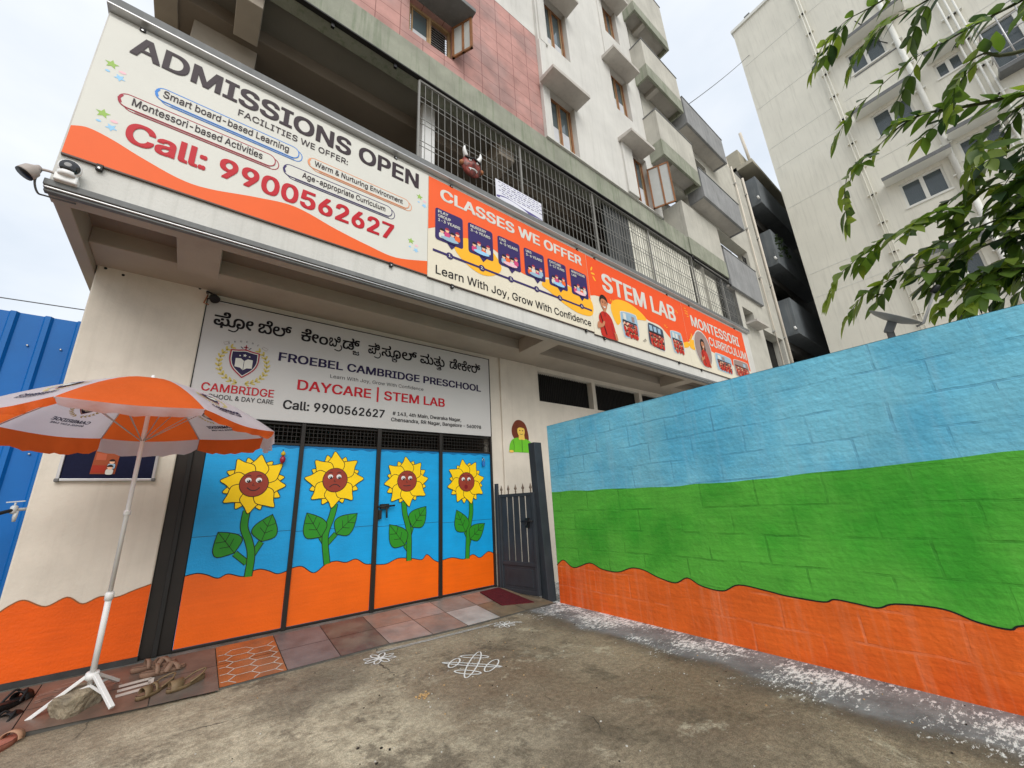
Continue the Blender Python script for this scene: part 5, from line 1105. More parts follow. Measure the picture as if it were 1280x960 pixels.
for z in (.6, 1.7, 2.6):
    b = MB(); b.box(-4.1, -.75, 4.905, 4.94, z, z + .05, M_GALV); b.build('rail', fe)
    for xx in (-1.06, -1.25, -1.45):
        b = MB(); b.lathe([(.008, 0), (.008, .006), (.003, .009)], (xx - .0, 4.893, z + .02), (0, -1, 0), M_GALV, 8); b.build('screw', fe)
tp = thing('water_tap', 'white plastic water tap sticking out of the left pillar', 'tap', (-.94, 4.66, 1.29))
M_TAP = mat('tap_plastic', (.55, .57, .57), .35, .05, 9, spec=.5)
b = MB(); b.tube([(-.93, 4.70, 1.29), (-.985, 4.66, 1.285), (-1.01, 4.64, 1.283)], .012, M_TAP, 10); b.lathe([(.012, -.03), (.020, -.02), (.020, .02), (.012, .03)], (-1.0, 4.645, 1.285), (0, 0, 1), M_TAP, 12); b.tube([(-.985, 4.65, 1.275), (-.985, 4.645, 1.235), (-.985, 4.645, 1.20)], [.012, .013, .009], M_TAP, 10); b.build('tap_body', tp)
b = MB(); b.tube([(-1.0, 4.645, 1.31), (-1.0, 4.645, 1.335)], .006, M_TAP, 8); b.bar((-1.045, 4.645, 1.338), (-.955, 4.645, 1.345), .012, .008, M_TAP); b.build('handle', tp)
b = MB(); b.tube([tuple(q) for q in curve([(-1.0, 4.64, 1.283), (-1.05, 4.60, 1.262), (-1.15, 4.55, 1.22), (-1.32, 4.5, 1.15), (-1.6, 4.5, .9), (-1.8, 4.5, .35), (-1.9, 4.5, .02)], 6)], .013, mat('black_hose', (.015, .015, .015), .4, .1, 9), 8); tag(b.build('hose', origin=(-1.3, 4.5, .02)), 'black hose running from the white tap down to the left', 'hose')
# ------------------------------------------------------------------ camera and lamp at the canopy's left end
cc = thing('security_camera', 'white round security camera with a dark lens on the parapet corner', 'camera', (-.95, 3.48, 3.38))
b = MB(); b.box(-1.005, -.895, 3.44, 3.505, 3.345, 3.40, M_WPAINT, .008); b.lathe([(.046, -.01), (.050, .0), (.050, .02), (.03, .03)], (-.95, 3.46, 3.40), (0, -.1, 1), M_WPAINT, 18); b.build('mounting_base', cc)
b = MB(); b.lathe([(.02, -.05), (.045, -.035), (.057, .0), (.058, .02), (.052, .03)], (-.945, 3.45, 3.452), (.12, -.93, -.12), M_WPAINT, 20); hd = b.build('camera_head', cc)
b = MB(); b.lathe([(.050, .0), (.048, .005), (.001, .008)], Vector((-.945, 3.45, 3.452)) + Vector((.12, -.93, -.12)).normalized() * .0305, (.12, -.93, -.12), mat('black_lens', (.006, .006, .008), .08, 0, spec=.8), 20); b.build('lens', hd)
lp = thing('gooseneck_lamp', 'small grey outdoor lamp on a curved arm at the left end of the canopy', 'lamp', (-1.03, 3.5, 3.38)); M_LAMPG = mat('lamp_grey', (.42, .37, .34), .5, .1, 9)
b = MB(); b.tube([tuple(q) for q in curve([(-.98, 3.47, 3.385), (-1.02, 3.46, 3.395), (-1.06, 3.45, 3.385), (-1.085, 3.44, 3.375)], 5)], .009, M_LAMPG, 8); b.build('arm', lp)
b = MB(); b.lathe([(.012, -.02), (.02, 0), (.042, .03), (.046, .075), (.044, .08)], (-1.078, 3.44, 3.378), (-.45, -.1, -.88), M_LAMPG, 16); hd = b.build('lamp_shade', lp)
b = MB(); dxn = Vector((-.45, -.1, -.88)).normalized(); b.lathe([(.045, 0), (.045, .006), (.001, .007)], Vector((-1.078, 3.44, 3.378)) + dxn * .0803, dxn, M_BLACK, 16); b.build('rim', hd)
b = MB(); b.tube([tuple(q) for q in curve([(-1.06, 3.45, 3.38), (-1.075, 3.46, 3.30), (-1.06, 3.5, 3.24), (-1.03, 3.54, 3.255), (-.9, 3.56, 3.27)], 6)], .006, mat('grey_wire', (.12, .12, .12), .5, .1, 9), 6); b.build('wire', lp)
# ------------------------------------------------------------------ things hanging on the grille
mk = thing('demon_mask', 'dark red horned demon mask hung on the grille against the evil eye', 'mask', (2.31, 3.46, 5.45))
bm = bmesh.new(); bmesh.ops.create_uvsphere(bm, u_segments=24, v_segments=16, radius=1)
for v in bm.verts:
    x, y, z = v.co; n_ = noise.noise(v.co * 3.2); x *= 1 + .1 * n_
    nose = math.exp(-((x / .22) ** 2 + ((z + .05) / .22) ** 2)) if y < 0 else 0; brow = math.exp(-(((abs(x) - .38) / .3) ** 2 + ((z - .38) / .14) ** 2)) if y < 0 else 0; mouth = math.exp(-((x / .45) ** 2 + ((z + .5) / .12) ** 2)) if y < 0 else 0; chk = math.exp(-(((abs(x) - .5) / .22) ** 2 + ((z + .2) / .22) ** 2)) if y < 0 else 0
    v.co = Vector((2.315 + x * .15, 3.475 + (y * .06) - .04 * nose - .03 * brow + .025 * mouth - .02 * chk, 5.42 + z * .155))
me = bpy.data.meshes.new('mask_face'); bm.to_mesh(me); bm.free(); me.materials.append(mat('mask_red', (.30, .05, .035), .4, .4, 16, .2, 40, alt=(.06, .02, .015), spec=.5)); mo = bpy.data.objects.new('mask_face', me); COL.objects.link(mo); mo.parent = mk; mo.location = -mk.location
for q in me.polygons: q.use_smooth = True
for sx in (-1, 1):
    b = MB(); b.tube([tuple(q) for q in curve([(2.315 + sx * .085, 3.46, 5.54), (2.315 + sx * .125, 3.44, 5.61), (2.315 + sx * .12, 3.43, 5.68)], 4)], [.030, .032, .030, .028, .024, .02, .015, .009, .003], M_WPAINT, 10); b.build('horn', mk)
    b = MB(); b.lathe([(.03, -.01), (.035, .01), (.02, .03), (.002, .035)], (2.315 + sx * .15, 3.47, 5.41), (sx, -.4, -.1), mat('mask_ear', (.36, .14, .06), .5, .2, 9), 10); b.build('ear', mk)
    b = MB(); b.lathe([(.001, -.004), (.022, 0), (.018, .01), (.001, .014)], (2.315 + sx * .055, 3.412, 5.455), (sx * .2, -1, .1), M_WPAINT, 12); e_ = b.build('eye', mk); b = MB(); b.lathe([(.010, .0), (.008, .004), (.001, .005)], Vector((2.315 + sx * .055, 3.412, 5.455)) + Vector((sx * .2, -1, .1)).normalized() * .0125, (sx * .2, -1, .1), M_BLACK, 8); b.build('pupil', e_)
    b = MB(); b.lathe([(.012, 0), (.008, -.02), (.001, -.045)], (2.315 + sx * .045, 3.43, 5.345), (0, .2, 1), M_WPAINT, 8); b.build('fang', mk)
b = MB(); b.tube([tuple(q) for q in curve([(2.25, 3.435, 5.345), (2.315, 3.405, 5.325), (2.38, 3.435, 5.345)], 5)], .009, M_WPAINT, 6); b.build('teeth', mk)
b = MB(); b.tube([tuple(q) for q in curve([(2.20, 3.43, 5.50), (2.26, 3.395, 5.47), (2.315, 3.40, 5.50), (2.37, 3.395, 5.47), (2.43, 3.43, 5.50)], 4)], .014, M_BLACK, 6); b.build('eyebrow', mk)
p = Paint(lambda u, v, off=0: Vector((u, 3.478 - off - .02 * math.sin((u - 2.71) / .86 * math.pi) * (1 - (v - 5.14) / .33), v - .035 * math.sin((u - 2.71) / .86 * math.pi) * (1 - (v - 5.14) / .33))))
PAP = mat('paper_white', (.70, .71, .78), .8, .05, 3); NU = 12
for i in range(NU):
    for j in range(4):
        u0, u1 = 2.71 + .86 * i / NU, 2.71 + .86 * (i + 1) / NU; v0, v1 = 5.155 + .315 * j / 4, 5.155 + .315 * (j + 1) / 4; p.poly([(u0, v0), (u1, v0), (u1, v1), (u0, v1)], 0, PAP)
S_PUR = ink('notice_violet', (88, 80, 140)); S_PUR2 = ink('notice_dark', (60, 55, 90)); rnd = random.Random(4)
for j in range(6):
    v = 5.445 - .036 * j; u = 2.76 + .05 * (j % 2)
    while u < 3.52:
        w_ = rnd.uniform(.025, .075); p.stroke([(u + w_ * k / 3, v + rnd.uniform(-.006, .006)) for k in range(4)], rnd.uniform(.006, .012), 1, rnd.choice((S_PUR, S_PUR2, S_PUR))); u += w_ + .022
sw = [(q.x, q.y) for q in curve([(2.72, 5.20), (2.85, 5.235), (3.0, 5.23), (3.2, 5.205), (3.4, 5.19), (3.56, 5.165)], 5)]; p.poly(sw + [(3.56, 5.16), (3.3, 5.157), (3.0, 5.157), (2.72, 5.175)], 1, S_PUR)
tag(p.build('paper_notice', origin=(2.71, 3.48, 5.15)), 'white printed paper notice tied to the grille below the demon mask', 'notice')
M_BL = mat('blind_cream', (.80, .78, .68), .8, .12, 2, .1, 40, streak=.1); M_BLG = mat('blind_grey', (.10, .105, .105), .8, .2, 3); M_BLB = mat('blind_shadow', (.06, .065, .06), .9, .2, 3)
for lab, x0, x1, m_, z1 in (('grey slatted blind behind the grille, left of the cream ones', 5.35, 6.08, M_BLG, 6.45), ('wide cream slatted blind behind the grille, just right of the grey blind', 6.12, 6.69, M_BL, 6.45), ('long cream slatted blind behind the middle of the grille', 6.74, 8.44, M_BL, 6.42), ('cream slatted blind behind the grille near its right end', 8.50, 9.70, M_BL, 6.28), ('dark slatted blind at the far right end of the grille', 9.98, 10.64, M_BLG, 6.40)):
    b = MB(); x = x0
    while x < x1 - .02: b.box(x, x + .052, 3.60, 3.612, 5.02, z1, m_); x += .0765
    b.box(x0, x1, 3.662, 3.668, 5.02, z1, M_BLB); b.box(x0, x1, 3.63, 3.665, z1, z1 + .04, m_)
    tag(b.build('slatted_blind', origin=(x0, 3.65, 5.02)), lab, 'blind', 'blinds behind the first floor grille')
# ------------------------------------------------------------------ floor marks and door mat
M_CHALK = mat('rice_flour', (.72, .71, .69), .95, .1, 60)
gz = .004
def kol(name, label, strokes, w, c):
    p = Paint(lambda u, v, off=0: Vector((u, v, gz + off)), .0006)
    for i, s_ in enumerate(strokes): p.stroke([(q.x, q.y) for q in curve(s_, 6)], w * random.uniform(.8, 1.2), i * .3, M_CHALK)
    for i in range(60): a = random.uniform(0, 6.3); r_ = random.uniform(0, .2); p.ell(c[0] + r_ * math.cos(a), c[1] + r_ * math.sin(a), .0035, .003, 0, M_CHALK, 5)
    return tag(p.build(name, origin=(c[0], c[1], 0)), label, 'floor drawing', 'white floor drawings')
def lp_(cx, cy, a, ra_, rb, n=10): return [(cx + ra_ * math.cos(t) * math.cos(a) - rb * math.sin(t) * math.sin(a), cy + ra_ * math.cos(t) * math.sin(a) + rb * math.sin(t) * math.cos(a)) for t in [2 * math.pi * i / n for i in range(n + 1)]]
K = (1.855, 2.925); ax_ = math.atan2(2.734 - 3.131, 1.976 - 1.699); ay_ = math.atan2(3.117 - 2.76, 2.033 - 1.684)
def lv(c, hv, hw): return lp_(c[0], c[1], math.atan2(hv[1], hv[0]), math.hypot(*hv), hw, 16)
kol('floor_drawing', 'large white looped floor drawing alone in the middle of the yard', [lv((1.841, 2.934), (.135, -.2), .022), lv((1.858, 2.938), (.1745, .1785), .038), lv((1.946, 3.056), (.072, -.09), .03), lv((1.744, 2.834), (.056, -.0865), .031), lv((1.765, 3.06), (.0675, .06), .035), lv((1.936, 2.808), (.0945, .0665), .038)], .0115, (1.85, 2.94))
def flower_(c, n, r_, a0): return [lp_(c[0] + r_ * .6 * math.cos(a0 + i * math.pi * 2 / n), c[1] + r_ * .6 * math.sin(a0 + i * math.pi * 2 / n), a0 + i * math.pi * 2 / n, r_ * .5, r_ * .2, 10) for i in range(n)]
kol('floor_drawing', 'small white petal drawing at the left end of the chalk stripe', flower_((1.39, 3.60), 8, .115, .2), .011, (1.39, 3.60))
kol('floor_drawing', 'small white petal drawing at the right end of the chalk stripe near the side gate', flower_((2.63, 3.57), 8, .10, .5) + [[(2.67, 3.56), (2.74, 3.52), (2.79, 3.49)], [(2.68, 3.58), (2.76, 3.55), (2.79, 3.49)]], .009, (2.63, 3.57))
p = Paint(lambda u, v, off=0: Vector((u, v, gz + off)), .0006)
for k in range(3): p.stroke([(u, 3.735 - (u - 1.40) * .075 + .018 * k + random.uniform(-.004, .004)) for u in [1.42 + .06 * i for i in range(19 + k)]], .011, k * .2, mat('faint_chalk', (.50, .49, .46), .95, .35, 30))
tag(p.build('chalk_stripe', origin=(1.9, 3.68, 0)), 'pale triple chalk stripe along the front edge of the stone tiles', 'floor drawing')
b = MB(); zq = lambda y: apz(y) + .006
P = [Vector((x, y, zq(y) + h)) for h in (0, .012) for x, y in ((2.955, 4.05), (3.335, 3.92), (3.0, 4.56), (3.30, 4.58))]
b.hexa(P, mat('red_mat', (.09, .006, .012), .95, .25, 30, .5, 200), .004); tag(b.build('door_mat', origin=(3.15, 4.3, .07)), 'dark red door mat in front of the side gate', 'door mat')
b = MB(); rnd = random.Random(9); PET = mat('marigold_petal', (.55, .35, .16), .8, .2, 20); CHP = mat('lime_chip', (.55, .53, .48), .9, .1, 20); DRT = mat('dark_clod', (.03, .025, .02), .9, .2, 9)
for i in range(240):
    if i < 14: c = (1.36 + rnd.gauss(0, .035), 2.73 + rnd.gauss(0, .03)); m_ = PET; s_ = .009
    elif i < 20: c = (.95 + rnd.gauss(0, .12), 2.25 + rnd.gauss(0, .12)); m_ = DRT; s_ = .007
    else: c = (rnd.uniform(.2, 3.5), rnd.uniform(.4, 3.7)); m_ = rnd.choice((CHP, CHP, DRT, CHP, PET)); s_ = rnd.uniform(.002, .006)
    w_ = W0.x - .0538 * (3.785 - c[1])
    if c[0] > w_ - .02: continue
    a = rnd.uniform(0, 6.3); pts = [(c[0] + s_ * rnd.uniform(.6, 1.3) * math.cos(a + k * 1.25), c[1] + s_ * rnd.uniform(.6, 1.3) * math.sin(a + k * 1.25)) for k in range(5)]
    b.prism(pts, lambda u, v, off=0: Vector((u, v, off)), .001, s_ * .5 + .002, m_)
lt = b.build('litter'); lt['kind'] = 'stuff'; lt['label'] = 'small chips, petals and clods scattered over the yard'; lt['category'] = 'litter'

# ------------------------------------------------------------------ dark neighbour beyond the school wing
ab = thing('apartment_building', 'dark narrow apartment building with grey box balconies between the school and the cream tower', 'building', (16, 3.6, 0))
M_AB = mat('alley_shade_plaster', (.13, .125, .115), .9, .25, 1.5, .2, 30, streak=.5); M_ABB = mat('balcony_grey', (.13, .145, .155), .8, .25, 1.5, .1, 30, streak=.35, stcol=(.25, .25, .25)); M_ABC = mat('roof_cream', (.40, .37, .29), .9, .15, 2, .1, 30)  # weathered wall plaster, base colour darkened to hold the narrow alley's shade
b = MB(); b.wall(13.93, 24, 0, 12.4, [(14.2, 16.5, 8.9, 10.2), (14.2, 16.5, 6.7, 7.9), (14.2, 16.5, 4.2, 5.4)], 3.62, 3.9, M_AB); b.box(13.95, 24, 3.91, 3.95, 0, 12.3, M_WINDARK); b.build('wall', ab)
for z0, z1 in ((10.55, 11.65), (8.15, 9.45), (5.68, 6.9)):
    b = MB(); t_ = .07; b.box(13.93, 18.2, 3.16, 3.23, z0, z1, M_ABB); b.box(13.93, 14.0, 3.231, 3.62, z0, z1, M_ABB); b.box(14.0, 18.2, 3.231, 3.62, z0, z0 + .1, M_ABB); b.build('balcony', ab, bevel=.008)
    b = MB(); b.tube([(13.9, 3.2, z0 + .16), (13.84, 3.19, z0 + .15), (13.80, 3.19, z0 + .12), (13.78, 3.2, z0 + .2)], .03, M_WPAINT, 8); b.build('drain_spout', ab)
b = MB(); b.box(13.93, 24, 3.1, 4.5, 12.25, 12.4, M_ABC); b.box(13.93, 24, 3.45, 4.5, 12.4, 13.1, M_ABC); b.build('roof', ab, bevel=.01)
b = MB(); b.tube([(14.6, 3.3, 12.4), (14.2, 3.3, 13.9)], .05, M_CREAM, 8); b.tube([(13.4, 3.7, 11.7), (13.3, 3.7, 12.5)], .025, M_CREAM, 8); b.build('vent_pipe', ab)
b = MB(); rnd = random.Random(3)
for i in range(90):
    c = Vector((rnd.uniform(14.0, 15.2), rnd.uniform(3.08, 3.3), 9.35 - abs(rnd.gauss(0, .45)))); d = Vector((rnd.uniform(-1, 1), rnd.uniform(-1, 1), rnd.uniform(-1, .4))).normalized() * .09; e = d.cross(Vector((.3, .5, .8))).normalized() * .045
    b.face([c - d, c + e, c + d, c - e], mat('creeper_leaf', (.035, .06, .02), .7, .3, 9))
tag(b.build('creeper_plant', origin=(14.4, 3.2, 9)), 'small green creeper trailing from a grey balcony of the dark building', 'plant')

# ------------------------------------------------------------------ cream tower on the right
TX = 14.2; KT = TX / 11.
def ty(y, z, off=0):                                    # face of the tower: distance along it, height
    return Vector((TX - WDIR.x * y - off, y, z))
tw = thing('apartment_tower', 'tall cream apartment tower with wall pipes and small white windows at the right', 'building', (TX, -2, 0))
M_TW = mat('tower_cream', (.74, .72, .63), .9, .06, 1.2, .12, 40, streak=.42, stcol=(.47, .46, .40)); M_TWW = mat('tower_white_trim', (.74, .74, .69), .7, .06, 3)
Y0, Y1 = 2.66, -12.0
def tbox(mb, ya, yb, za, zb, oa, ob, m):                # box on the face: oa..ob outwards
    mb.hexa([ty(y, z, o) for z in (za, zb) for o in (oa, ob) for y in (ya, yb)], m)
def thole(mb, y0, y1, z0, z1, holes, m, dep):
    ysb = sorted({y0, y1, *[h[0] for h in holes], *[h[1] for h in holes]}); zsb = sorted({z0, z1, *[h[2] for h in holes], *[h[3] for h in holes]})
    for a, c in zip(ysb, ysb[1:]):
        for e, f_ in zip(zsb, zsb[1:]):
            if any(h[0] < (a + c) / 2 < h[1] and h[2] < (e + f_) / 2 < h[3] for h in holes): continue
            mb.face([ty(a, e), ty(c, e), ty(c, f_), ty(a, f_)], m)
    for a, c, e, f_ in holes:
        mb.face([ty(a, e), ty(a, f_), ty(a, f_, -dep), ty(a, e, -dep)], m); mb.face([ty(c, e), ty(c, f_), ty(c, f_, -dep), ty(c, e, -dep)], m); mb.face([ty(a, e), ty(c, e), ty(c, e, -dep), ty(a, e, -dep)], m); mb.face([ty(a, f_), ty(c, f_), ty(c, f_, -dep), ty(a, f_, -dep)], m)
twin = [(-.70, .12, 10.72, 11.52), (-.72, .12, 8.27, 9.02), (-.72, .06, 5.7, 6.45), (-1.78, -1.28, 11.38, 11.85), (-1.90, -1.08, 8.85, 9.40), (-3.3, -2.12, 10.55, 12.0), (-3.3, -2.12, 8.1, 9.5), (-.70, .12, 13.2, 14.0)]
b = MB(); thole(b, Y1, Y0, -.1, 18.5, twin, M_TW, .12)
b.face([ty(Y0, -.1), ty(Y0, 18.5), ty(Y0, 18.5, -9), ty(Y0, -.1, -9)], M_TW); b.face([ty(Y0, 18.5), ty(Y1, 18.5), ty(Y1, 18.5, -9), ty(Y0, 18.5, -9)], M_TW); b.build('wall', tw)
b = MB(); tbox(b, Y1, Y0 + .05, 18.5, 18.62, -.3, .06, M_TWW); tbox(b, 2.0, 2.2, 18.62, 18.9, -.3, -.1, M_COPING); tbox(b, -.4, 1.9, 18.62, 18.72, -.2, -.1, M_COPING); b.build('roof_edge', tw)
for z, ya, yb in ((16.6, 2.6, -3), (14.45, 2.6, .75), (14.35, .55, -2), (12.6, 2.6, .8), (12.52, .5, -3), (11.72, 2.6, .8), (10.08, 2.62, -3), (7.55, 2.62, .8), (6.75, 2.62, -1)): b = MB(); tbox(b, yb, ya, z, z + .014, 0.001, .007, M_TWW); b.build('plaster_line', tw)
for a, c, e, f_ in twin:
    w = MB(); fz = .05
    tbox(w, a, a + fz, e, f_, -.10, -.05, M_TWW); tbox(w, c - fz, c, e, f_, -.10, -.05, M_TWW); tbox(w, a + fz, c - fz, e, e + fz, -.10, -.05, M_TWW); tbox(w, a + fz, c - fz, f_ - fz, f_, -.10, -.05, M_TWW); tbox(w, (a + c) / 2 - .04, (a + c) / 2 + .04, e + fz, f_ - fz, -.10, -.045, M_TWW)
    fr_ = w.build('window', tw)
    w = MB(); tbox(w, a + fz, c - fz, e + fz, f_ - fz, -.09, -.085, mat('tower_glass', (.06, .085, .095), .15, .2, 1.5, spec=.7)); k = e + .1
    while k < f_ - .08: tbox(w, a + fz, c - fz, k, k + .004, -.0845, -.083, M_COPING); k += .035
    w.build('pane', fr_)
    w = MB(); tbox(w, a - .03, c + .03, e - .05, e - .003, -.1, .03, M_TWW); w.build('sill', fr_)
for ya, yb, z in ((.42, -.85, 11.62), (.36, -.95, 9.12), (.36, -.95, 6.58), (-.98, -2.0, 9.50), (-1.2, -1.9, 11.95), (.42, -1.3, 14.15)):
    w = MB(); w.hexa([ty(y, zz_, o) for zz_, dz in ((z, 0), (z + .09, 0)) for o in (0, .42) for y in (yb, ya)], M_TWW); s_ = w.build('sunshade', tw, bevel=.008); w = MB(); tbox(w, yb - .01, ya + .01, z - .005, z + .10, .42, .432, M_COPING); w.build('shade_edge', s_)
def tpipe(y, za, zb, r_, m=M_TWW, off=.07, name='wall_pipe'):
    w = MB(); w.tube([ty(y, za, off), ty(y, zb, off)], r_, m, 8); k = za + .5
    while k < zb: tbox(w, y - r_ - .05, y + r_ + .05, k, k + .03, 0, off + r_ * .5, m); k += .95
    w.build(name, tw)
for y in (.62, .70): tpipe(y, 1, 18.4, .016, M_TW)
tpipe(-.92, 8.0, 15.5, .06); tpipe(-.97, 1, 8.3, .06)
for y in (-1.80, -1.92, -2.03): tpipe(y, 1, 18, .022)
w = MB()
for y in (-.4, -.28, -.16): w.tube([ty(y, 1, .06), ty(y + .02, 6.0, .06)], .02, M_TWW, 6)
w.build('wall_pipe', tw)
w = MB(); w.tube([ty(-.35, 14.9, .05), ty(-.55, 14.2, .05), ty(-.6, 13.7, .05), ty(-.75, 13.4, .05)], .014, M_BLACK, 6); tbox(w, -1.5, .1, 13.08, 13.11, .001, .02, M_COPING); w.build('loose_cable', tw)
w = MB()                                               # box grille in front of the big windows
for z in (10.5, 10.9, 11.3, 11.7, 12.05): w.tube([ty(-2.1, z, .3), ty(-3.4, z, .3)], .015, M_GALV, 6); w.tube([ty(-2.1, z, .0), ty(-2.1, z, .3)], .015, M_GALV, 6)
for y in (-2.1, -2.4, -2.7, -3.0, -3.3): w.tube([ty(y, 10.5, .3), ty(y, 12.05, .3)], .015, M_GALV, 6)
tbox(w, -3.4, -2.08, 10.38, 10.48, 0, .34, M_COPING); w.build('window_cage', tw)

# ------------------------------------------------------------------ satellite dish on the far side of the wall
sdh = thing('satellite_dish', 'grey satellite dish seen edge on above the blue wall', 'satellite dish', (3.95, .3, 1.0))
dc = Vector((3.95, .305, 2.325)); dn = Vector((-.10, -.62, .78)).normalized(); M_DISH = mat('dish_grey', (.30, .295, .285), .5, .15, 6, .1, 40)
b = MB(); b.lathe([(.001, -.035), (.06, -.031), (.12, -.016), (.155, .002), (.157, .006), (.152, .006), (.118, -.011), (.058, -.025), (.001, -.029)], dc, dn, M_DISH, 28); b.build('reflector', sdh)
b = MB(); tip = dc + dn * .17 + Vector((.0, -.14, -.02)); b.tube([dc + Vector((0, -.09, -.11)), dc + Vector((0, -.13, -.10)), tip], .008, M_DISH, 8); b.build('feed_arm', sdh)
b = MB(); b.lathe([(.014, -.03), (.02, -.02), (.02, .02), (.012, .03)], tip, (0, .6, -.7), M_BLACK, 10); b.build('receiver', sdh)
b = MB(); b.bar(dc - dn * .03, dc + Vector((0, .06, -.1)), .05, .05, M_COPING); b.tube([dc + Vector((0, .05, -.06)), dc + Vector((0, .05, -1.3))], .022, M_COPING, 8); b.build('mast', sdh)

# ------------------------------------------------------------------ tree behind the wall
tr = thing('pinnate_tree', 'broad leaved tree behind the boundary wall with drooping leafy branches', 'tree', (5.2, -2.2, 0))
M_BARK = mat('grey_bark', (.14, .12, .095), .9, .3, 9, .5, 30)
def leafmat(n, c):
    m = mat(n, c, .42, .25, 6, spec=.4); n_ = m.node_tree; bs = n_.nodes['Principled BSDF']; out_ = n_.nodes['Material Output']; t_ = n_.nodes.new('ShaderNodeBsdfTranslucent'); ms = n_.nodes.new('ShaderNodeMixShader'); ms.inputs[0].default_value = .42
    t_.inputs[0].default_value = (c[0] * 2.2, c[1] * 2.2, c[2] * 1.2, 1); n_.links.new(bs.outputs[0], ms.inputs[1]); n_.links.new(t_.outputs[0], ms.inputs[2]); n_.links.new(ms.outputs[0], out_.inputs[0]); return m
LF = [leafmat('leaf_dark', (.04, .078, .016)), leafmat('leaf_mid', (.075, .135, .022)), leafmat('leaf_fresh', (.15, .215, .03)), leafmat('leaf_deep', (.02, .045, .018))]
b = MB(); b.tube([tuple(q) for q in curve([(5.2, -2.2, -.1), (5.15, -2.15, 1.2), (5.05, -2.0, 2.6), (4.95, -1.9, 3.8), (4.9, -1.85, 5.2)], 4)], [.16 - .006 * i for i in range(17)], M_BARK, 10); b.build('trunk', tr)
M_TWIG = mat('green_twig', (.075, .085, .035), .7, .25, 9)
def X(l): return [Vector(q) for q in l]
BR = [X([(4.4, -1.1, 4.58), (4.32, -.88, 4.51), (4.24, -.72, 4.47), (4.16, -.46, 4.44), (4.08, -.25, 4.39), (4.0, .13, 4.20)]), X([(4.3, -.7, 5.0), (4.2, -.51, 4.93), (4.1, -.26, 4.88), (4.0, -.05, 4.74)]),
 X([(4.4, -.9, 3.75), (4.33, -.7, 3.78), (4.26, -.44, 3.88), (4.19, -.23, 3.96), (4.11, -.07, 3.9), (4.04, .1, 3.77), (3.97, .26, 3.66), (3.92, .33, 3.46)]), X([(4.3, -.82, 3.72), (4.23, -.66, 3.65), (4.17, -.45, 3.55), (4.1, -.36, 3.4)]),
 X([(4.4, -.77, 3.3), (4.32, -.55, 3.25), (4.23, -.41, 3.20), (4.15, -.21, 3.15), (4.07, .02, 3.04), (3.98, .28, 2.95), (3.92, .55, 2.78)]), X([(4.4, -.64, 2.8), (4.3, -.42, 2.77), (4.2, -.06, 2.72), (4.1, .19, 2.69), (4.0, .44, 2.60)]), X([(4.3, -.56, 2.58), (4.2, -.35, 2.50), (4.1, -.17, 2.40), (4.0, -.05, 2.27)]),
 X([(4.6, -.73, 3.1), (4.5, -.52, 3.11), (4.4, -.26, 3.02), (4.3, .02, 2.9)]), X([(4.6, -.9, 2.75), (4.45, -.6, 2.95), (4.3, -.3, 2.92), (4.2, .0, 2.86), (4.12, .2, 2.80)]), X([(4.7, -1.0, 2.4), (4.5, -.6, 2.55), (4.3, -.25, 2.56), (4.15, -.05, 2.48)]),
 X([(4.3, -.62, 5.37), (4.2, -.3, 5.23), (4.1, -.05, 5.2), (4.0, .14, 5.02)]), X([(4.35, -.75, 4.15), (4.23, -.62, 4.2), (4.16, -.5, 4.12), (4.1, -.42, 3.98)]), X([(4.5, -1.0, 4.2), (4.4, -.9, 3.95), (4.35, -.75, 3.6)]), X([(4.6, -1.1, 3.4), (4.5, -.8, 3.42), (4.4, -.6, 3.45), (4.3, -.42, 3.38)])]
limb_from = [(4.93, -1.88, 4.3), (4.9, -1.86, 4.9), (4.96, -1.92, 3.6), (4.96, -1.92, 3.6), (5.0, -1.95, 3.1), (5.05, -2.0, 2.5), (5.06, -2.02, 2.4), (5.0, -1.95, 3.0), (5.03, -1.98, 2.6), (5.08, -2.05, 2.2), (4.9, -1.85, 5.1), (4.95, -1.9, 3.9), (4.93, -1.88, 4.2), (5.0, -1.95, 3.2)]
b = MB()
for br_, f0 in zip(BR, limb_from):
    pts = curve([Vector(f0), (Vector(f0) + br_[0]) / 2 + Vector((0, 0, .08))] + br_, 4); n = len(pts); b.tube(pts, [max(.003, .030 * (1 - i / n) ** 1.6) for i in range(n)], M_TWIG, 7)
lb = b.build('limb', tr)
cr = MB(); rnd = random.Random(11)
def leaflet(base, d, nrm, ln_, w_, m):
    d = d.normalized(); s_ = d.cross(nrm).normalized(); nrm = s_.cross(d); k = cr.mi(m); rows = []
    droop = rnd.uniform(-.02, .42) * ln_; ln_ *= rnd.uniform(.72, 1.12); curl = rnd.uniform(-.05, .28)
    for t, ww in ((0, .04), (.14, .55), (.34, .95), (.55, .92), (.75, .60), (.9, .25), (1, .0)):
        c = base + d * ln_ * t - Vector((0, 0, droop * t * t)); c = c + s_ * math.sin(t * 3) * .05 * ln_; rows.append((c - s_ * w_ / 2 * ww + nrm * curl * w_ * ww, c, c + s_ * w_ / 2 * ww + nrm * (curl + .06) * w_ * ww))
    V = [[cr.bm.verts.new(q) for q in r_] for r_ in rows]
    for a, c in zip(V, V[1:]):
        for i in (0, 1):
            try: f = cr.bm.faces.new((a[i], a[i + 1], c[i + 1], c[i])); f.material_index = k; f.smooth = True
            except ValueError: pass
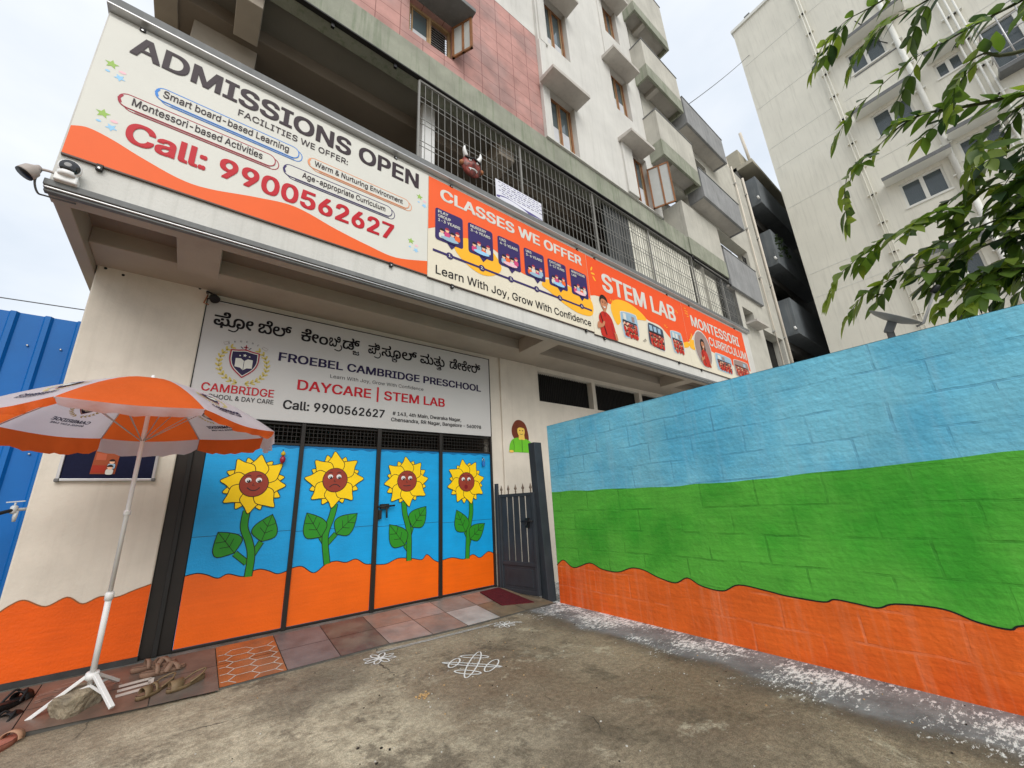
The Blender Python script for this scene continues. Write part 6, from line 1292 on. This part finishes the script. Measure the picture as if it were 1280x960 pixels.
def frond(base, d, ln_, npair, fresh):
    """compound leaf: rachis with leaflet pairs and an end leaflet"""
    d = d.normalized(); side = d.cross(Vector((0, 0, 1))).normalized(); up = side.cross(d); P0 = base; pts = [base]
    for i in range(1, npair + 1):
        t = i / npair; c = base + d * ln_ * t - Vector((0, 0, .30 * ln_ * t * t)); pts.append(c); sz = rnd.uniform(.115, .165) * (.8 + .35 * math.sin(t * 2.6))
        m = rnd.choice(LF[2:3] * 3 + LF[1:2]) if fresh > rnd.random() else rnd.choice([LF[0], LF[0], LF[1], LF[1], LF[3]])
        for sd_ in (-1, 1):
            if rnd.random() < .06: continue
            dd = side * sd_ * rnd.uniform(.75, 1.0) + d * rnd.uniform(.55, .9) + Vector((0, 0, rnd.uniform(-.75, -.10)))
            leaflet(c, dd, up + side * rnd.uniform(-.5, .5), sz, sz * rnd.uniform(.44, .54), m)
    leaflet(pts[-1], d - Vector((0, 0, .7)), up, .15, .072, LF[2] if rnd.random() < fresh else LF[1])
    cr.tube(pts, .0025, LF[0], 4)
for bi, br_ in enumerate(BR):
    raw = curve(br_, 8); pts = [raw[0]]; acc = 0
    for p_, q_ in zip(raw, raw[1:]):
        acc += (q_ - p_).length
        if acc > .068: pts.append(q_); acc = 0
    n = len(pts)
    for i in range(1, n):
        t = i / n; d0 = (pts[min(i + 1, n - 1)] - pts[i - 1]).normalized(); side = d0.cross(Vector((0, 0, 1))).normalized()
        for sd_ in (-1, 1):                            # leaflets in pairs along the drooping branch
            if rnd.random() < .16: continue
            sz = rnd.uniform(.15, .215) * (1.05 - .35 * t); dd = side * sd_ * rnd.uniform(.55, 1.0) + d0 * rnd.uniform(.6, 1.0) + Vector((0, 0, rnd.uniform(-.42, .22)))
            leaflet(pts[i], dd, side.cross(d0) * .6 + Vector((-1, -.25, .1)) * rnd.uniform(.2, 1.0) + side * rnd.uniform(-.4, .4), sz, sz * rnd.uniform(.46, .58), rnd.choice([LF[2], LF[2], LF[1]]) if rnd.random() < .15 + .6 * t * t else rnd.choice([LF[0], LF[1], LF[1], LF[3]]))
        if i % 4 == 2 and t < .8: frond(pts[i], d0 * .7 + side * rnd.choice((-1, 1)) * .6 + Vector((0, 0, rnd.uniform(-.6, .1))), rnd.uniform(.2, .3), 4, .35)
    frond(pts[-1], pts[-1] - pts[-2] - Vector((0, 0, .02)), .20, 4, .9)
for i in range(34):                                    # the thick lower part of the crown above the wall
    c = Vector((rnd.uniform(4.2, 4.6), rnd.uniform(-.95, -.12), 0)); c.z = 2.45 + rnd.random() * (.95 - .5 * (c.y + .95)); frond(c, Vector((rnd.uniform(-.8, .1), rnd.uniform(.1, 1), rnd.uniform(-.5, .3))), rnd.uniform(.24, .34), 4, .22)
for i in range(16):                                    # inner foliage towards the trunk
    c = Vector((rnd.uniform(4.5, 5.1), rnd.uniform(-1.9, -.95), rnd.uniform(2.4, 5.4))); frond(c, Vector((rnd.uniform(-1, .2), rnd.uniform(-.4, 1), rnd.uniform(-.5, .4))), .3, 4, .2)
cr.build('crown', tr, recalc=False)

# ------------------------------------------------------------------ overhead wires
def wire(label, a, c, sag, r_=.006):
    a, c = Vector(a), Vector(c); w = MB(); w.tube([a + (c - a) * t - Vector((0, 0, sag * 4 * t * (1 - t))) for t in [i / 14 for i in range(15)]], r_, mat('wire_grey', (.10, .10, .10), .6, 0), 5); tag(w.build('overhead_wire', origin=tuple(a)), label, 'wire')
wire('thin wire crossing the sky between the balconies and the cream tower', (9.0, 3.0, 11.1), (15.8, 2.2, 18.65), .1, .010)
wire('thin wire crossing the pale sky above the blue fence', (-9, 8, 4.0), (-.9, 8.0, 4.25), .03, .008)
